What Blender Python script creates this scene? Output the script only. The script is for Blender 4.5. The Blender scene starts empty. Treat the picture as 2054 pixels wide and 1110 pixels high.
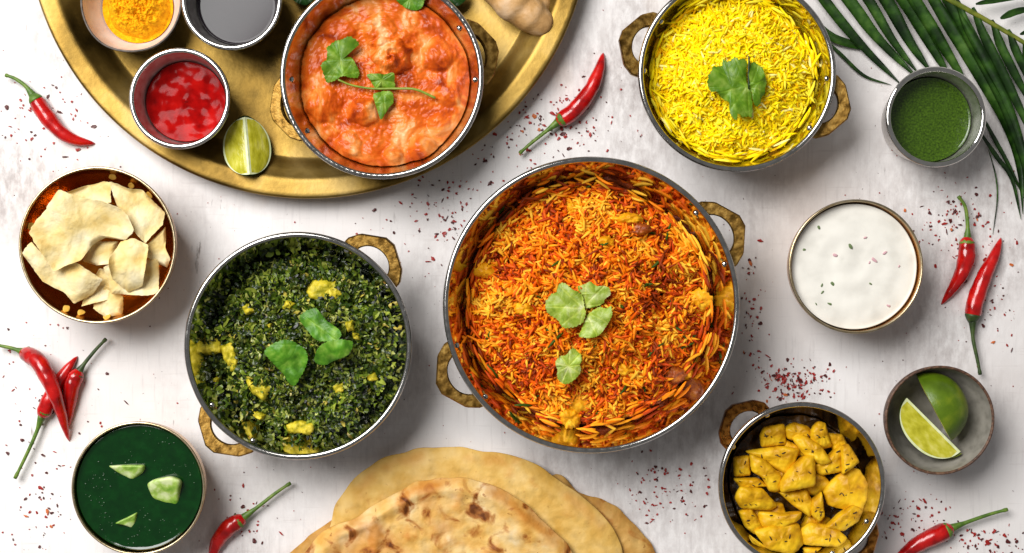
import bpy, math, random
import numpy as np
from mathutils import Vector, Matrix, Euler

# ---------------------------------------------------------------- camera, world, lamp, exposure
S = 0.0003            # metres per photograph pixel on the table plane
H = 0.90              # camera height over the table
scene = bpy.context.scene
COL = scene.collection
cam_d = bpy.data.cameras.new("camera")
cam = bpy.data.objects.new("camera", cam_d); COL.objects.link(cam)
cam.location = (0, 0, H); cam.rotation_euler = (0, 0, 0)
cam_d.sensor_width = 36.0; cam_d.lens = 36.0 * H / (2054 * S)
cam_d.clip_start = 0.01; cam_d.clip_end = 50
scene.camera = cam

world = bpy.data.worlds.new("World"); scene.world = world; world.use_nodes = True
bg = world.node_tree.nodes["Background"]
bg.inputs[0].default_value = (1.0, 1.0, 1.0, 1); bg.inputs[1].default_value = 0.18

kd = bpy.data.lights.new("window_light", 'AREA'); kd.shape = 'RECTANGLE'; kd.size = 1.0; kd.size_y = 1.0
kd.energy = 44.5; kd.color = (1.0, 0.99, 0.975)
key = bpy.data.objects.new("window_light", kd); COL.objects.link(key)
key.location = (-0.74, 0.66, 1.38)
key.rotation_euler = (Vector((0.05, -0.02, 0)) - key.location).to_track_quat('-Z', 'Y').to_euler()

scene.view_settings.view_transform = 'Standard'; scene.view_settings.look = 'None'
scene.view_settings.exposure = 0.0; scene.view_settings.gamma = 1.0
scene.render.engine = 'CYCLES'
scene.cycles.max_bounces = 8; scene.cycles.use_denoising = True
scene.cycles.caustics_reflective = True

# ---------------------------------------------------------------- helpers
rng = np.random.default_rng(7)
random.seed(7)
def P(px, py, z=0.0):
    f = S * (H - z) / H
    return Vector(((px - 1027) * f, (555 - py) * f, z))
def lin(h):
    h = h.lstrip('#'); out = []
    for i in (0, 2, 4):
        c = int(h[i:i+2], 16) / 255
        out.append(c / 12.92 if c <= 0.04045 else ((c + 0.055) / 1.055) ** 2.4)
    return (*out, 1.0)

_perm = rng.permutation(512); _perm = np.concatenate([_perm, _perm])
_grad = rng.normal(size=(512, 2)); _grad /= np.linalg.norm(_grad, axis=1)[:, None]
def perlin(x, y):
    x = np.asarray(x, float); y = np.asarray(y, float)
    xi = np.floor(x).astype(int); yi = np.floor(y).astype(int)
    xf = x - xi; yf = y - yi
    u = xf**3 * (xf * (xf * 6 - 15) + 10); v = yf**3 * (yf * (yf * 6 - 15) + 10)
    def g(a, b, dx, dy):
        h = _perm[(_perm[a & 511] + b) & 511]
        return _grad[h, 0] * dx + _grad[h, 1] * dy
    n00 = g(xi, yi, xf, yf); n10 = g(xi + 1, yi, xf - 1, yf)
    n01 = g(xi, yi + 1, xf, yf - 1); n11 = g(xi + 1, yi + 1, xf - 1, yf - 1)
    return (n00 + u * (n10 - n00)) * (1 - v) + (n01 + u * (n11 - n01)) * v
def fbm(x, y, f, o=3, seed=0.0):
    s = 0; a = 1
    for i in range(o):
        s = s + a * perlin(x * f + seed + 17.3 * i, y * f - seed + 5.1 * i); f *= 2.03; a *= 0.5
    return s

# ---- materials
def mat(name, cols, scale=60.0, rough=0.5, metal=0.0, bump=0.0, bscale=None, bdist=0.0006, detail=5.0, distort=0.0,
        spec=0.5, sss=0.0, sss_col=None, coat=0.0, stretch=(1, 1, 1), attr=None, trans=0.0, rough_var=0.0, ior=None, stops=None):
    m = bpy.data.materials.new(name); m.use_nodes = True
    nt = m.node_tree; N = nt.nodes; L = nt.links
    b = N["Principled BSDF"]
    tc = N.new("ShaderNodeTexCoord"); mp = N.new("ShaderNodeMapping"); mp.inputs['Scale'].default_value = stretch
    L.new(tc.outputs['Object'], mp.inputs[0])
    nz = N.new("ShaderNodeTexNoise"); nz.inputs['Scale'].default_value = scale; nz.inputs['Detail'].default_value = detail
    nz.inputs['Distortion'].default_value = distort
    L.new(mp.outputs[0], nz.inputs['Vector'])
    rp = N.new("ShaderNodeValToRGB"); e = rp.color_ramp.elements
    n = len(cols)
    pos = stops or ([0.5] if n == 1 else [0.3 + 0.4 * i / (n - 1) for i in range(n)])
    e[0].position = pos[0]; e[0].color = lin(cols[0])
    if n > 1:
        e[1].position = pos[-1]; e[1].color = lin(cols[-1])
        for i in range(1, n - 1):
            k = e.new(pos[i]); k.color = lin(cols[i])
    else:
        e[1].color = lin(cols[0])
    L.new(nz.outputs['Fac'], rp.inputs[0])
    out = rp.outputs[0]
    if attr:
        at = N.new("ShaderNodeAttribute"); at.attribute_name = attr
        mx = N.new("ShaderNodeMix"); mx.data_type = 'RGBA'; mx.blend_type = 'MULTIPLY'; mx.inputs[0].default_value = 1.0
        L.new(at.outputs['Color'], mx.inputs[6]); L.new(out, mx.inputs[7]); out = mx.outputs[2]
    L.new(out, b.inputs['Base Color'])
    b.inputs['Roughness'].default_value = rough; b.inputs['Metallic'].default_value = metal
    b.inputs['Specular IOR Level'].default_value = spec
    if ior: b.inputs['IOR'].default_value = ior
    if False and sss:
        b.inputs['Subsurface Weight'].default_value = sss
        b.inputs['Subsurface Radius'].default_value = sss_col or (0.003, 0.0015, 0.0008)
        b.inputs['Subsurface Scale'].default_value = 1.0
    if coat: b.inputs['Coat Weight'].default_value = coat; b.inputs['Coat Roughness'].default_value = 0.08
    if rough_var:
        rn = N.new("ShaderNodeMapRange"); rn.inputs[3].default_value = max(0, rough - rough_var); rn.inputs[4].default_value = rough + rough_var
        rn.inputs[1].default_value = 0.3; rn.inputs[2].default_value = 0.7
        L.new(nz.outputs['Fac'], rn.inputs[0]); L.new(rn.outputs[0], b.inputs['Roughness'])
    if bump:
        n2 = N.new("ShaderNodeTexNoise"); n2.inputs['Scale'].default_value = bscale or scale * 3; n2.inputs['Detail'].default_value = 4
        L.new(mp.outputs[0], n2.inputs['Vector'])
        bp = N.new("ShaderNodeBump"); bp.inputs['Strength'].default_value = bump; bp.inputs['Distance'].default_value = bdist
        L.new(n2.outputs['Fac'], bp.inputs['Height']); L.new(bp.outputs[0], b.inputs['Normal'])
    if trans:
        tr = N.new("ShaderNodeBsdfTranslucent"); ms = N.new("ShaderNodeMixShader"); ms.inputs[0].default_value = trans
        L.new(out, tr.inputs[0]); L.new(b.outputs[0], ms.inputs[1]); L.new(tr.outputs[0], ms.inputs[2])
        L.new(ms.outputs[0], N["Material Output"].inputs[0])
    m["b"] = 1
    return m

# ---- mesh and object helpers
def mesh(name, V, F, m, smooth=True, cols=None):
    me = bpy.data.meshes.new(name)
    V = np.asarray(V, float)
    me.from_pydata([tuple(v) for v in V.tolist()], [], [tuple(f) for f in F])
    me.update()
    if m is not None: me.materials.append(m)
    if smooth: me.polygons.foreach_set('use_smooth', [True] * len(me.polygons))
    if cols is not None:
        a = me.color_attributes.new('Col', 'FLOAT_COLOR', 'POINT')
        c = np.ones((len(V), 4)); c[:, :3] = np.asarray(cols)[:, :3]
        a.data.foreach_set('color', c.ravel())
    return me
def obj(name, me, parent=None, loc=(0, 0, 0), rot=(0, 0, 0)):
    o = bpy.data.objects.new(name, me); COL.objects.link(o)
    o.location = loc; o.rotation_euler = rot
    if parent: o.parent = parent
    return o
def tag(o, label, cat, group=None, kind=None):
    o['label'] = label; o['category'] = cat
    if group: o['group'] = group
    if kind: o['kind'] = kind
    return o
def thing(name, label, cat, loc, group=None):
    o = bpy.data.objects.new(name, None); COL.objects.link(o); o.location = loc; o.empty_display_size = 0.01
    return tag(o, label, cat, group)

def spline(pts, n, closed=False):
    p = np.asarray(pts, float); k = len(p)
    if closed:
        idx = lambda i: p[i % k]; segs = k
    else:
        idx = lambda i: p[min(max(i, 0), k - 1)] if 0 <= i < k else (2 * p[0] - p[1] if i < 0 else 2 * p[-1] - p[-2]); segs = k - 1
    out = []
    for j in range(n):
        t = j * segs / (n if closed else (n - 1)); i = min(int(t), segs - 1); u = t - i
        a, b, c, d = idx(i - 1), idx(i), idx(i + 1), idx(i + 2)
        out.append(0.5 * (2*b + (c - a)*u + (2*a - 5*b + 4*c - d)*u*u + (3*b - a - 3*c + d)*u**3))
    return np.array(out)

def lathe(prof, n=96, wob=None):
    prof = np.asarray(prof, float); k = len(prof)
    th = np.arange(n) * 2 * math.pi / n
    V = []; F = []
    for r, z in prof:
        rr = r if wob is None else r * (1 + wob(th))
        V.append(np.stack([rr * np.cos(th), rr * np.sin(th), np.full(n, z)], 1))
    V = np.concatenate(V)
    for i in range(k - 1):
        for j in range(n):
            a = i*n + j; b = i*n + (j+1) % n
            F.append((a, b, b + n, a + n))
    return V, F
def torus(R, r, z, n=128, k=14, sx=1.0, sz=1.0, twist=0.0, lobes=0):
    V = []; F = []
    for i in range(n):
        t = 2*math.pi*i/n
        for j in range(k):
            a = 2*math.pi*j/k
            rr = r * (1 + (twist * math.cos(lobes * t + 2*a) if lobes else 0))
            V.append(((R + rr*sx*math.cos(a))*math.cos(t), (R + rr*sx*math.cos(a))*math.sin(t), z + rr*sz*math.sin(a)))
    for i in range(n):
        for j in range(k):
            F.append((i*k+j, ((i+1) % n)*k+j, ((i+1) % n)*k+(j+1) % k, i*k+(j+1) % k))
    return V, F
def tube(path, rad, k=10, flat=1.0):
    p = np.asarray(path, float); n = len(p); rad = np.broadcast_to(rad, (n,))
    T = np.gradient(p, axis=0); T /= np.linalg.norm(T, axis=1)[:, None] + 1e-12
    up = np.array([0, 0, 1.0]); V = []; F = []
    for i in range(n):
        s = np.cross(T[i], up); ln = np.linalg.norm(s)
        s = s / ln if ln > 1e-6 else np.array([1.0, 0, 0])
        u = np.cross(s, T[i])
        for j in range(k):
            a = 2*math.pi*j/k
            V.append(p[i] + rad[i]*(s*math.cos(a) + u*flat*math.sin(a)))
    for i in range(n - 1):
        for j in range(k):
            F.append((i*k+j, i*k+(j+1) % k, (i+1)*k+(j+1) % k, (i+1)*k+j))
    F.append(tuple(reversed(range(k)))); F.append(tuple((n-1)*k+j for j in range(k)))
    return V, F
def slab(outline, zf, thick, N=64, K=10, c=None, smooth=True, edge=6, wob=0.0, seed=0.0):
    """closed sheet: outline (n,2) local metres; zf(x,y,t) top height"""
    o = spline(outline, N, True) if smooth else np.asarray(outline, float)
    N = len(o)
    c = o.mean(0) if c is None else np.asarray(c, float)
    if wob:
        d = o - c; a = np.arctan2(d[:, 1], d[:, 0])
        o = c + d * (1 + wob * perlin(np.cos(a)*5 + seed, np.sin(a)*5 + seed))[:, None]
    ts = 1 - (1 - np.arange(1, K + 1) / K) ** 1.35
    X = [np.array([c[0]])]; Y = [np.array([c[1]])]; T = [np.array([0.0])]
    for t in ts:
        q = c + (o - c) * t
        X.append(q[:, 0]); Y.append(q[:, 1]); T.append(np.full(N, t))
    X = np.concatenate(X); Y = np.concatenate(Y); T = np.concatenate(T)
    Z = zf(X, Y, T); n = len(X)
    th = thick * np.clip(1 - 0.75 * T**edge, 0.05, 1)
    V = np.concatenate([np.stack([X, Y, Z], 1), np.stack([X, Y, Z - th], 1)])
    F = []
    for b, fl in ((0, False), (n, True)):
        for j in range(N):
            f = (b, b + 1 + j, b + 1 + (j+1) % N); F.append(f[::-1] if fl else f)
        for k in range(K - 1):
            r0 = b + 1 + k*N; r1 = r0 + N
            for j in range(N):
                f = (r0 + j, r1 + j, r1 + (j+1) % N, r0 + (j+1) % N); F.append(f[::-1] if fl else f)
    r = 1 + (K - 1)*N
    for j in range(N):
        F.append((r + j, n + r + j, n + r + (j+1) % N, r + (j+1) % N))
    return V, F
def field(Rf, zf, rin, z_bot, nr=70, nt=180):
    """food filling a round vessel: top surface zf(x,y,t), its edge runs up and down the wall rin(z)"""
    th = np.arange(nt) * 2*math.pi/nt
    Rt = np.full(nt, Rf)
    for _ in range(4):
        ze = zf(Rt*np.cos(th), Rt*np.sin(th), np.ones(nt))
        Rt = np.array([rin(float(z)) - 0.0006 for z in ze])
    X = [np.array([0.0])]; Y = [np.array([0.0])]; T = [np.array([0.0])]
    for i in range(1, nr + 1):
        t = i / nr; X.append(Rt*t*np.cos(th)); Y.append(Rt*t*np.sin(th)); T.append(np.full(nt, t))
    X = np.concatenate(X); Y = np.concatenate(Y); T = np.concatenate(T)
    Z = zf(X, Y, T)
    V = [np.stack([X, Y, Z], 1)]; F = []
    for j in range(nt): F.append((0, 1 + j, 1 + (j+1) % nt))
    for i in range(nr - 1):
        a = 1 + i*nt; b = a + nt
        for j in range(nt): F.append((a+j, b+j, b+(j+1) % nt, a+(j+1) % nt))
    n0 = len(X); last = 1 + (nr - 1)*nt; zl = Z[-nt:] - 0.0006
    for q in range(1, 5):
        z = zl + (z_bot - zl) * q/4
        r = np.minimum(np.array([rin(float(k)) - 0.0006 for k in z]), Rt)
        V.append(np.stack([r*np.cos(th), r*np.sin(th), z], 1))
        new = n0 + (q - 1)*nt
        for j in range(nt): F.append((last+j, new+j, new+(j+1) % nt, last+(j+1) % nt))
        last = new
    F.append(tuple(last + nt - 1 - j for j in range(nt)))
    return np.concatenate(V), F
def poly(pts, N, it=1):
    """outline with straight sides and slightly worn corners"""
    p = np.asarray(pts, float); q = np.roll(p, -1, 0); d = np.linalg.norm(q - p, axis=1); c = np.concatenate([[0], np.cumsum(d)]); pc = np.concatenate([p, p[:1]])
    u = np.linspace(0, c[-1], N, endpoint=False); o = np.stack([np.interp(u, c, pc[:, 0]), np.interp(u, c, pc[:, 1])], 1)
    for _ in range(it): o = (np.roll(o, 1, 0) + 2*o + np.roll(o, -1, 0))/4
    return o
def pxo(pts, z, org=(0, 0), sc=1.0, loc=None):
    """zoomed-photo outline -> local metres on height z around loc"""
    w = [P(org[0] + x/sc, org[1] + y/sc, z) for x, y in pts]
    return np.array([[v.x - (loc.x if loc else 0), v.y - (loc.y if loc else 0)] for v in w])
def centre(pts, z, org=(0, 0), sc=1.0):
    x = sum(p[0] for p in pts)/len(pts); y = sum(p[1] for p in pts)/len(pts)
    return P(org[0] + x/sc, org[1] + y/sc, z)

# ---------------------------------------------------------------- materials
M = {}
M['steel'] = mat('steel', ['#c9c6c0', '#dcd9d4'], 300, 0.06, 1.0, rough_var=0.02, bump=0.10, bscale=90, bdist=.001)
M['steel_rim'] = mat('steel_rim', ['#a9a6a2', '#c4c1bc'], 300, 0.14, 1.0, rough_var=0.04)  # base colour darkened in place of the dark surroundings the rim would reflect
M['satin'] = mat('satin_steel', ['#c8c4c0', '#dad6d2'], 200, 0.5, 1.0, rough_var=0.06)
M['hammered'] = mat('hammered_steel', ['#5c5a58', '#8a8682'], 120, 0.32, 1.0, bump=0.8, bscale=130, bdist=0.002)
M['brass_cast'] = mat('cast_brass', ['#6e5022', '#967236', '#b08e4c'], 300, 0.40, 1.0, bump=0.22, bscale=800, bdist=0.0005, rough_var=0.12)
M['bronze_cast'] = mat('cast_bronze', ['#5a3413', '#8f5a24', '#a87334'], 350, 0.3, 1.0, bump=0.4, bscale=600, bdist=0.0005, rough_var=0.1)
M['tray'] = mat('aged_brass', ['#3c2e10', '#735a27', '#93773a', '#a88e56'], 24, 0.45, 0.92, bump=0.3, bscale=260, bdist=0.0005, detail=9, rough_var=0.08, stops=[0.30, 0.44, 0.55, 0.70])
M['bowl_brass'] = mat('bowl_brass', ['#b07a34', '#c9984c'], 90, 0.2, 1.0, bump=0.15, bscale=150, bdist=0.0006, rough_var=0.06)
M['bowl_rim'] = mat('bowl_rim', ['#b09a74', '#d4c4a4'], 200, 0.3, 1.0)
M['copper'] = mat('copper_brass', ['#c07c2a', '#cf9740'], 60, 0.2, 1.0, bump=0.3, bscale=130, bdist=0.0015)
M['stone_in'] = mat('stone_glaze', ['#77736a', '#8f8a80', '#9a958b'], 160, 0.42, bump=0.15, bscale=500)
M['stone_rim'] = mat('stone_rim', ['#2b1c14', '#5a3d2c', '#7a5a44'], 500, 0.55, bump=0.4, bscale=700)
M['blush'] = mat('blush_ceramic', ['#cdb5aa', '#d8c5bb', '#ded0c8'], 120, 0.35, coat=0.3)
M['dark_rim'] = mat('dark_rim', ['#39322c', '#6a5e54'], 300, 0.5)
M['naan'] = None

# ---------------------------------------------------------------- table
def table_material():
    m = bpy.data.materials.new('white_painted_board'); m.use_nodes = True
    nt = m.node_tree; N = nt.nodes; L = nt.links; b = N["Principled BSDF"]
    tc = N.new("ShaderNodeTexCoord")
    def noise(scale, stretch=(1, 1, 1), detail=6, off=(0, 0, 0), dist=0.0, rough=0.55):
        mp = N.new("ShaderNodeMapping"); mp.inputs['Scale'].default_value = stretch; mp.inputs['Location'].default_value = off
        L.new(tc.outputs['Object'], mp.inputs[0])
        n = N.new("ShaderNodeTexNoise"); n.inputs['Scale'].default_value = scale; n.inputs['Detail'].default_value = detail
        n.inputs['Distortion'].default_value = dist; n.inputs['Roughness'].default_value = rough
        L.new(mp.outputs[0], n.inputs['Vector']); return n.outputs['Fac']
    def ramp(s, a, b_, lo=0.0, hi=1.0):
        r = N.new("ShaderNodeMapRange"); r.inputs[1].default_value = a; r.inputs[2].default_value = b_
        r.inputs[3].default_value = lo; r.inputs[4].default_value = hi; L.new(s, r.inputs[0]); return r.outputs[0]
    def math_(op, a, b_):
        n = N.new("ShaderNodeMath"); n.operation = op
        for i, v in enumerate((a, b_)):
            if isinstance(v, (int, float)): n.inputs[i].default_value = v
            else: L.new(v, n.inputs[i])
        return n.outputs[0]
    def mix(f, c1, c2):
        n = N.new("ShaderNodeMix"); n.data_type = 'RGBA'; L.new(f, n.inputs[0])
        for i, v in ((6, c1), (7, c2)):
            if isinstance(v, tuple): n.inputs[i].default_value = v
            else: L.new(v, n.inputs[i])
        return n.outputs[2]
    col = mix(ramp(noise(9, detail=8), 0.42, 0.66), lin('#ece8e6'), lin('#dbd5d2'))
    # grey worn areas, broken up by the brush grain
    grain = noise(210, (1, 0.45, 1), 8, rough=0.7)
    worn = math_('MULTIPLY', ramp(noise(5.5, off=(3.1, 1.7, 0), detail=7, dist=0.4), 0.46, 0.66), ramp(grain, 0.34, 0.62))
    col = mix(ramp(worn, 0, 1, 0, 0.85), col, lin('#9c918d'))
    fine = noise(420, (1, 0.08, 1), 4)
    col = mix(ramp(fine, 0.56, 0.76, 0, 0.24), col, lin('#a09896'))
    cross = noise(420, (0.08, 1, 1), 4, off=(5, 2, 0))
    col = mix(ramp(cross, 0.60, 0.76, 0, 0.22), col, lin('#a89d98'))
    # peach stains
    st = ramp(noise(8, off=(7.3, 4.4, 0), detail=3), 0.64, 0.74, 0, 0.45)
    col = mix(st, col, lin('#dcc0a4'))
    # short dark chips along the grain, and pinholes
    chips = math_('MULTIPLY', ramp(noise(150, (1, 0.24, 1), 5, off=(2, 8, 0)), 0.67, 0.73), ramp(noise(14, off=(1, 5, 0)), 0.44, 0.58))
    col = mix(ramp(chips, 0, 1, 0, 0.75), col, lin('#6e6460'))
    pin = math_('MULTIPLY', ramp(noise(520, detail=2, off=(9, 9, 0)), 0.70, 0.75), ramp(noise(20, off=(4, 0, 0)), 0.45, 0.62))
    col = mix(ramp(pin, 0, 1, 0, 0.7), col, lin('#6b5a54'))
    L.new(col, b.inputs['Base Color'])
    b.inputs['Roughness'].default_value = 0.62; b.inputs['Specular IOR Level'].default_value = 0.3
    h = math_('ADD', math_('MULTIPLY', grain, 0.6), math_('SUBTRACT', math_('MULTIPLY', fine, 0.5), math_('MULTIPLY', chips, 0.8)))
    bp = N.new("ShaderNodeBump"); bp.inputs['Strength'].default_value = 0.35; bp.inputs['Distance'].default_value = 0.0005
    L.new(h, bp.inputs['Height']); L.new(bp.outputs[0], b.inputs['Normal'])
    return m
tb = obj('table_top', mesh('table_top', [(-.9, -.6, 0), (.9, -.6, 0), (.9, .6, 0), (-.9, .6, 0), (-.9, -.6, -.03), (.9, -.6, -.03), (.9, .6, -.03), (-.9, .6, -.03)],
    [(0, 1, 2, 3), (7, 6, 5, 4), (0, 4, 5, 1), (1, 5, 6, 2), (2, 6, 7, 3), (3, 7, 4, 0)], table_material(), smooth=False))
tb['kind'] = 'structure'

# ---------------------------------------------------------------- tray
TZ = 0.0035                                     # tray floor height
tc_ = P(618, -168, 0.016); TR = 567 * S * (H - 0.016)/H
pr = [(0.0, TZ), (TR-0.0260, TZ), (TR-0.0245, TZ+0.0004), (TR-0.0222, TZ+0.0036), (TR-0.0170, TZ+0.0085), (TR-0.0128, 0.0142), (TR-0.0112, 0.0160),
      (TR-0.0092, 0.0166), (TR-0.0035, 0.0160), (TR-0.0016, 0.0166), (TR-0.0004, 0.0158), (TR, 0.0150), (TR-0.0008, 0.0140), (TR-0.0100, 0.0142), (TR-0.0120, 0.0125),
      (TR-0.0190, 0.0050), (TR-0.0240, 0.0006), (TR-0.026, 0.0), (0.0, 0.0)]
tray = thing('brass_tray', 'large round aged brass tray with a raised flat rim', 'tray', (tc_.x, tc_.y, 0.0002))
obj('tray_dish', mesh('tray_dish', *lathe(pr[:7] + pr[12:], 220), M['tray']), tray)
obj('tray_rim', mesh('tray_rim', *lathe(pr[6:13] + [(TR-0.0100, 0.0143), (TR-0.0112, 0.0160)], 220), M['tray']), tray)

# ---------------------------------------------------------------- vessels
def handle_mesh(L, E, w, t, m):
    """cast loop: outer edge a blunted roof shape, inner edge an arc. local x outward, y along the rim"""
    oc = np.array([(-0.0025, -L), (0.20*E, -L*1.0), (0.56*E, -0.80*L), (E, -0.16*L), (E, 0.16*L), (0.56*E, 0.80*L), (0.20*E, L), (-0.0025, L)])
    n = 41; seg = np.concatenate([[0], np.cumsum(np.linalg.norm(np.diff(oc, axis=0), axis=1))]); seg /= seg[-1]
    ts = np.linspace(0, 1, n)
    O = np.stack([np.interp(ts, seg, oc[:, 0]), np.interp(ts, seg, oc[:, 1])], 1)
    a = (ts - 0.5) * math.pi
    I = np.stack([-0.0025 + (E - w + 0.0025) * np.cos(a)**0.8, (L - w*1.05) * np.sin(a)], 1)
    k = 8; V = []; F = []
    for i in range(n):
        c = (O[i] + I[i])/2; d = (O[i] - I[i])/2
        for cx, cz in ((1, -.6), (1, .6), (.80, 1), (-.80, 1), (-1, .6), (-1, -.6), (-.80, -1), (.80, -1)):
            V.append((c[0] + d[0]*cx, c[1] + d[1]*cx, t/2*cz))
    for i in range(n - 1):
        for j in range(k):
            F.append((i*k+j, i*k+(j+1) % k, (i+1)*k+(j+1) % k, (i+1)*k+j))
    F.append(tuple(reversed(range(k)))); F.append(tuple((n-1)*k+j for j in range(k)))
    return mesh('handle', V, F, m, smooth=False)
def dome(r, m, name='rivet'):
    V, F = lathe([(r, -0.3*r), (r, 0.1*r), (r*.85, .45*r), (r*.5, .72*r), (0.0, .8*r)], 14)
    return mesh(name, V, F, m)
class Karahi: pass
def karahi(name_label, cx, cy, Rpx, h, z0, ang, L, E, hz=0.010, rim_r=0.0017, hm='brass_cast', tilt=0.12, twist=False, w=0.0078):
    zr = z0 + h; c = P(cx, cy, zr); R = Rpx * S * (H - zr)/H - rim_r
    K = Karahi(); K.c = Vector((c.x, c.y, z0)); K.R = R; K.h = h; K.zr = zr
    K.rin = lambda z: R * (0.60 + 0.40 * max(z/h, 0.0)**0.5) - 0.0006
    t = thing('karahi', name_label, 'karahi', (c.x, c.y, z0 + 0.0002))
    prof_in = [(0.0, 0.0016)] + [(R*(0.60 + 0.40*q**0.5) - 0.0005 if q > 0 else R*0.57, max(0.0016, q*h)) for q in [0, .02, .05, .1, .18, .28, .4, .55, .7, .85, 1.0]]
    prof_out = [(r + 0.0011, z - 0.0006) for r, z in prof_in[::-1][:-2]] + [(R*0.57, 0.0), (0.0, 0.0)]
    V, F = lathe(prof_in, 144); obj('bowl_inside', mesh('bowl_inside', V, F, M['steel']), t)
    V, F = lathe(prof_out, 144); obj('bowl_outside', mesh('bowl_outside', V, F, M['hammered']), t)
    V, F = torus(R + 0.0002, rim_r, h, 240 if not twist else 480, 14, twist=0.018 if twist else 0.0, lobes=110 if twist else 0)
    obj('rim', mesh('rim', V, F, M['steel_rim']), t)
    hme = handle_mesh(L*S, E*S, w, 0.0046, M[hm]); rv = dome(0.0019, M['steel'])
    for a in (math.radians(ang), math.radians(ang + 180)):
        zh = h - hz; rr = K.rin(zh) + 0.0015
        ho = obj('handle', hme, t, (rr*math.cos(a), rr*math.sin(a), zh))
        ho.rotation_euler = (Matrix.Rotation(a, 3, 'Z') @ Matrix.Rotation(-tilt, 3, 'Y')).to_euler()
        for s in (-1, 1):
            da = s * (L*S*0.80)/rr; q = K.rin(zh + 0.003)
            mw = Matrix.Translation((q*math.cos(a+da), q*math.sin(a+da), zh + 0.003)) @ Matrix.Rotation(a + da, 4, 'Z') @ Matrix.Rotation(-math.pi/2 - 0.15, 4, 'Y')
            hm_ = Matrix.Translation(ho.location) @ ho.rotation_euler.to_matrix().to_4x4()
            ml = hm_.inverted() @ mw; obj('rivet', rv, ho, ml.to_translation(), ml.to_euler())
    return K
# ang measured counter-clockwise in the world (image up = +y)
k_big = karahi('largest steel karahi with brass handles holding orange biryani rice', 1186, 612, 297, 0.058, 0, 29, 70, 64)
k_spin = karahi('steel karahi with brass handles holding dark spinach curry', 598, 694, 228, 0.050, 0, 49, 66, 60)
k_rice = karahi('steel karahi with gold handles holding bright yellow rice, by the palm frond', 1478, 147, 198, 0.046, 0, 161, 64, 56)
k_cur = karahi('steel karahi with twisted rim on the brass tray holding orange curry', 766, 155, 204, 0.044, TZ + 0.0003, 17, 66, 52, hz=0.014, twist=True, tilt=-0.25)
k_pot = karahi('small steel karahi with bronze handles holding yellow potatoes', 1608, 974, 167, 0.042, 0, 133, 58, 50, hm='bronze_cast', w=0.0066, rim_r=0.0015)

def cup(label, cx, cy, Rpx, h, z0, mi='satin', base=0.78):
    zr = z0 + h; c = P(cx, cy, zr); rr = 0.0016; R = Rpx*S*(H - zr)/H - rr
    K = Karahi(); K.c = Vector((c.x, c.y, z0)); K.R = R; K.h = h
    K.rin = lambda z: R*(base + (1 - base)*max(z/h, 0)) - 0.0003
    t = thing('steel_cup', label, 'cup', (c.x, c.y, z0 + 0.0002))
    V, F = lathe([(0, .0012), (R*base - .003, .0012), (R*base - .001, .002), (R*base, .004), (R*(base + (1-base)*.5), h*.5), (R - .0001, h)], 120)
    obj('cup_inside', mesh('cup_inside', V, F, M[mi]), t)
    V, F = lathe([(R + .0007, h - .0004), (R*(base + (1-base)*.5) + .0008, h*.5), (R*base + .0008, .004), (R*base - .001, 0.0005), (R*base - .003, 0), (0, 0)], 120)
    obj('cup_outside', mesh('cup_outside', V, F, M['satin']), t)
    V, F = torus(R + .0003, rr, h, 160, 12, sz=0.8); obj('rim', mesh('rim', V, F, M['steel']), t)
    return K
c_soy = cup('steel dipping cup of thin dark sauce on the brass tray', 465, 0, 101, 0.030, TZ + .0003)
c_ket = cup('steel dipping cup of red ketchup on the brass tray', 361, 198, 101, 0.030, TZ + .0003)
c_chu = cup('steel cup of thin green chutney beside the palm frond', 1877, 235, 100, 0.036, 0, base=0.84)

def bowl(label, cx, cy, Rpx, h, z0, mi, mo, mr, wall=0.0018, wob=None, full=0.55, name='bowl'):
    zr = z0 + h; c = P(cx, cy, zr); R = Rpx*S*(H - zr)/H
    K = Karahi(); K.c = Vector((c.x, c.y, z0)); K.R = R - wall; K.h = h
    Ri = R - wall
    f = lambda q: full + (1 - full)*math.sin(q*math.pi/2)**0.8 if q > 0 else full*0.96
    K.rin = lambda z: Ri*f(min(max((z - .002)/(h - .002), 0), 1)) - 0.0003
    t = thing(name, label, 'bowl', (c.x, c.y, z0 + 0.0002))
    qs = [0, .03, .08, .15, .25, .38, .52, .68, .84, 1.0]
    pin = [(0, .002)] + [(Ri*f(q), .002 + q*(h - .002 - wall*.4)) for q in qs]
    pout = [(R - .0001, h - wall*.4)] + [(Ri*f(q) + wall - .0001, q*(h - wall*.4)) for q in qs[::-1][1:]] + [(0, 0)]
    V, F = lathe(pin, 144, wob); obj('bowl_inside', mesh('bowl_inside', V, F, M[mi]), t)
    V, F = lathe(pout, 144, wob); obj('bowl_outside', mesh('bowl_outside', V, F, M[mo]), t)
    pr_ = [(Ri - .00005, h - wall*.42)] + [(Ri + wall/2 - wall/2*math.cos(a), h - wall*.4 + wall*.5*math.sin(a)) for a in np.linspace(0, math.pi, 9)] + [(R, h - wall*.42)]
    V, F = lathe(pr_, 160, wob); F = [q for q in F if len(q) == 4]
    obj('rim', mesh('rim', V, F, M[mr]), t)
    return K
b_pap = bowl('amber copper bowl full of broken papadum', 195, 492, 158, 0.040, 0, 'copper', 'copper', 'bowl_rim', 0.0016)
b_rai = bowl('brass bowl of white raita speckled with herbs', 1717, 535, 135, 0.038, 0, 'bowl_brass', 'bowl_brass', 'bowl_rim', 0.0014, full=0.7)
b_gre = bowl('brass bowl of dark green soup with paneer corners', 277, 980, 134, 0.036, 0, 'bowl_brass', 'bowl_brass', 'bowl_rim', 0.0014, full=0.7)
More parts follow.
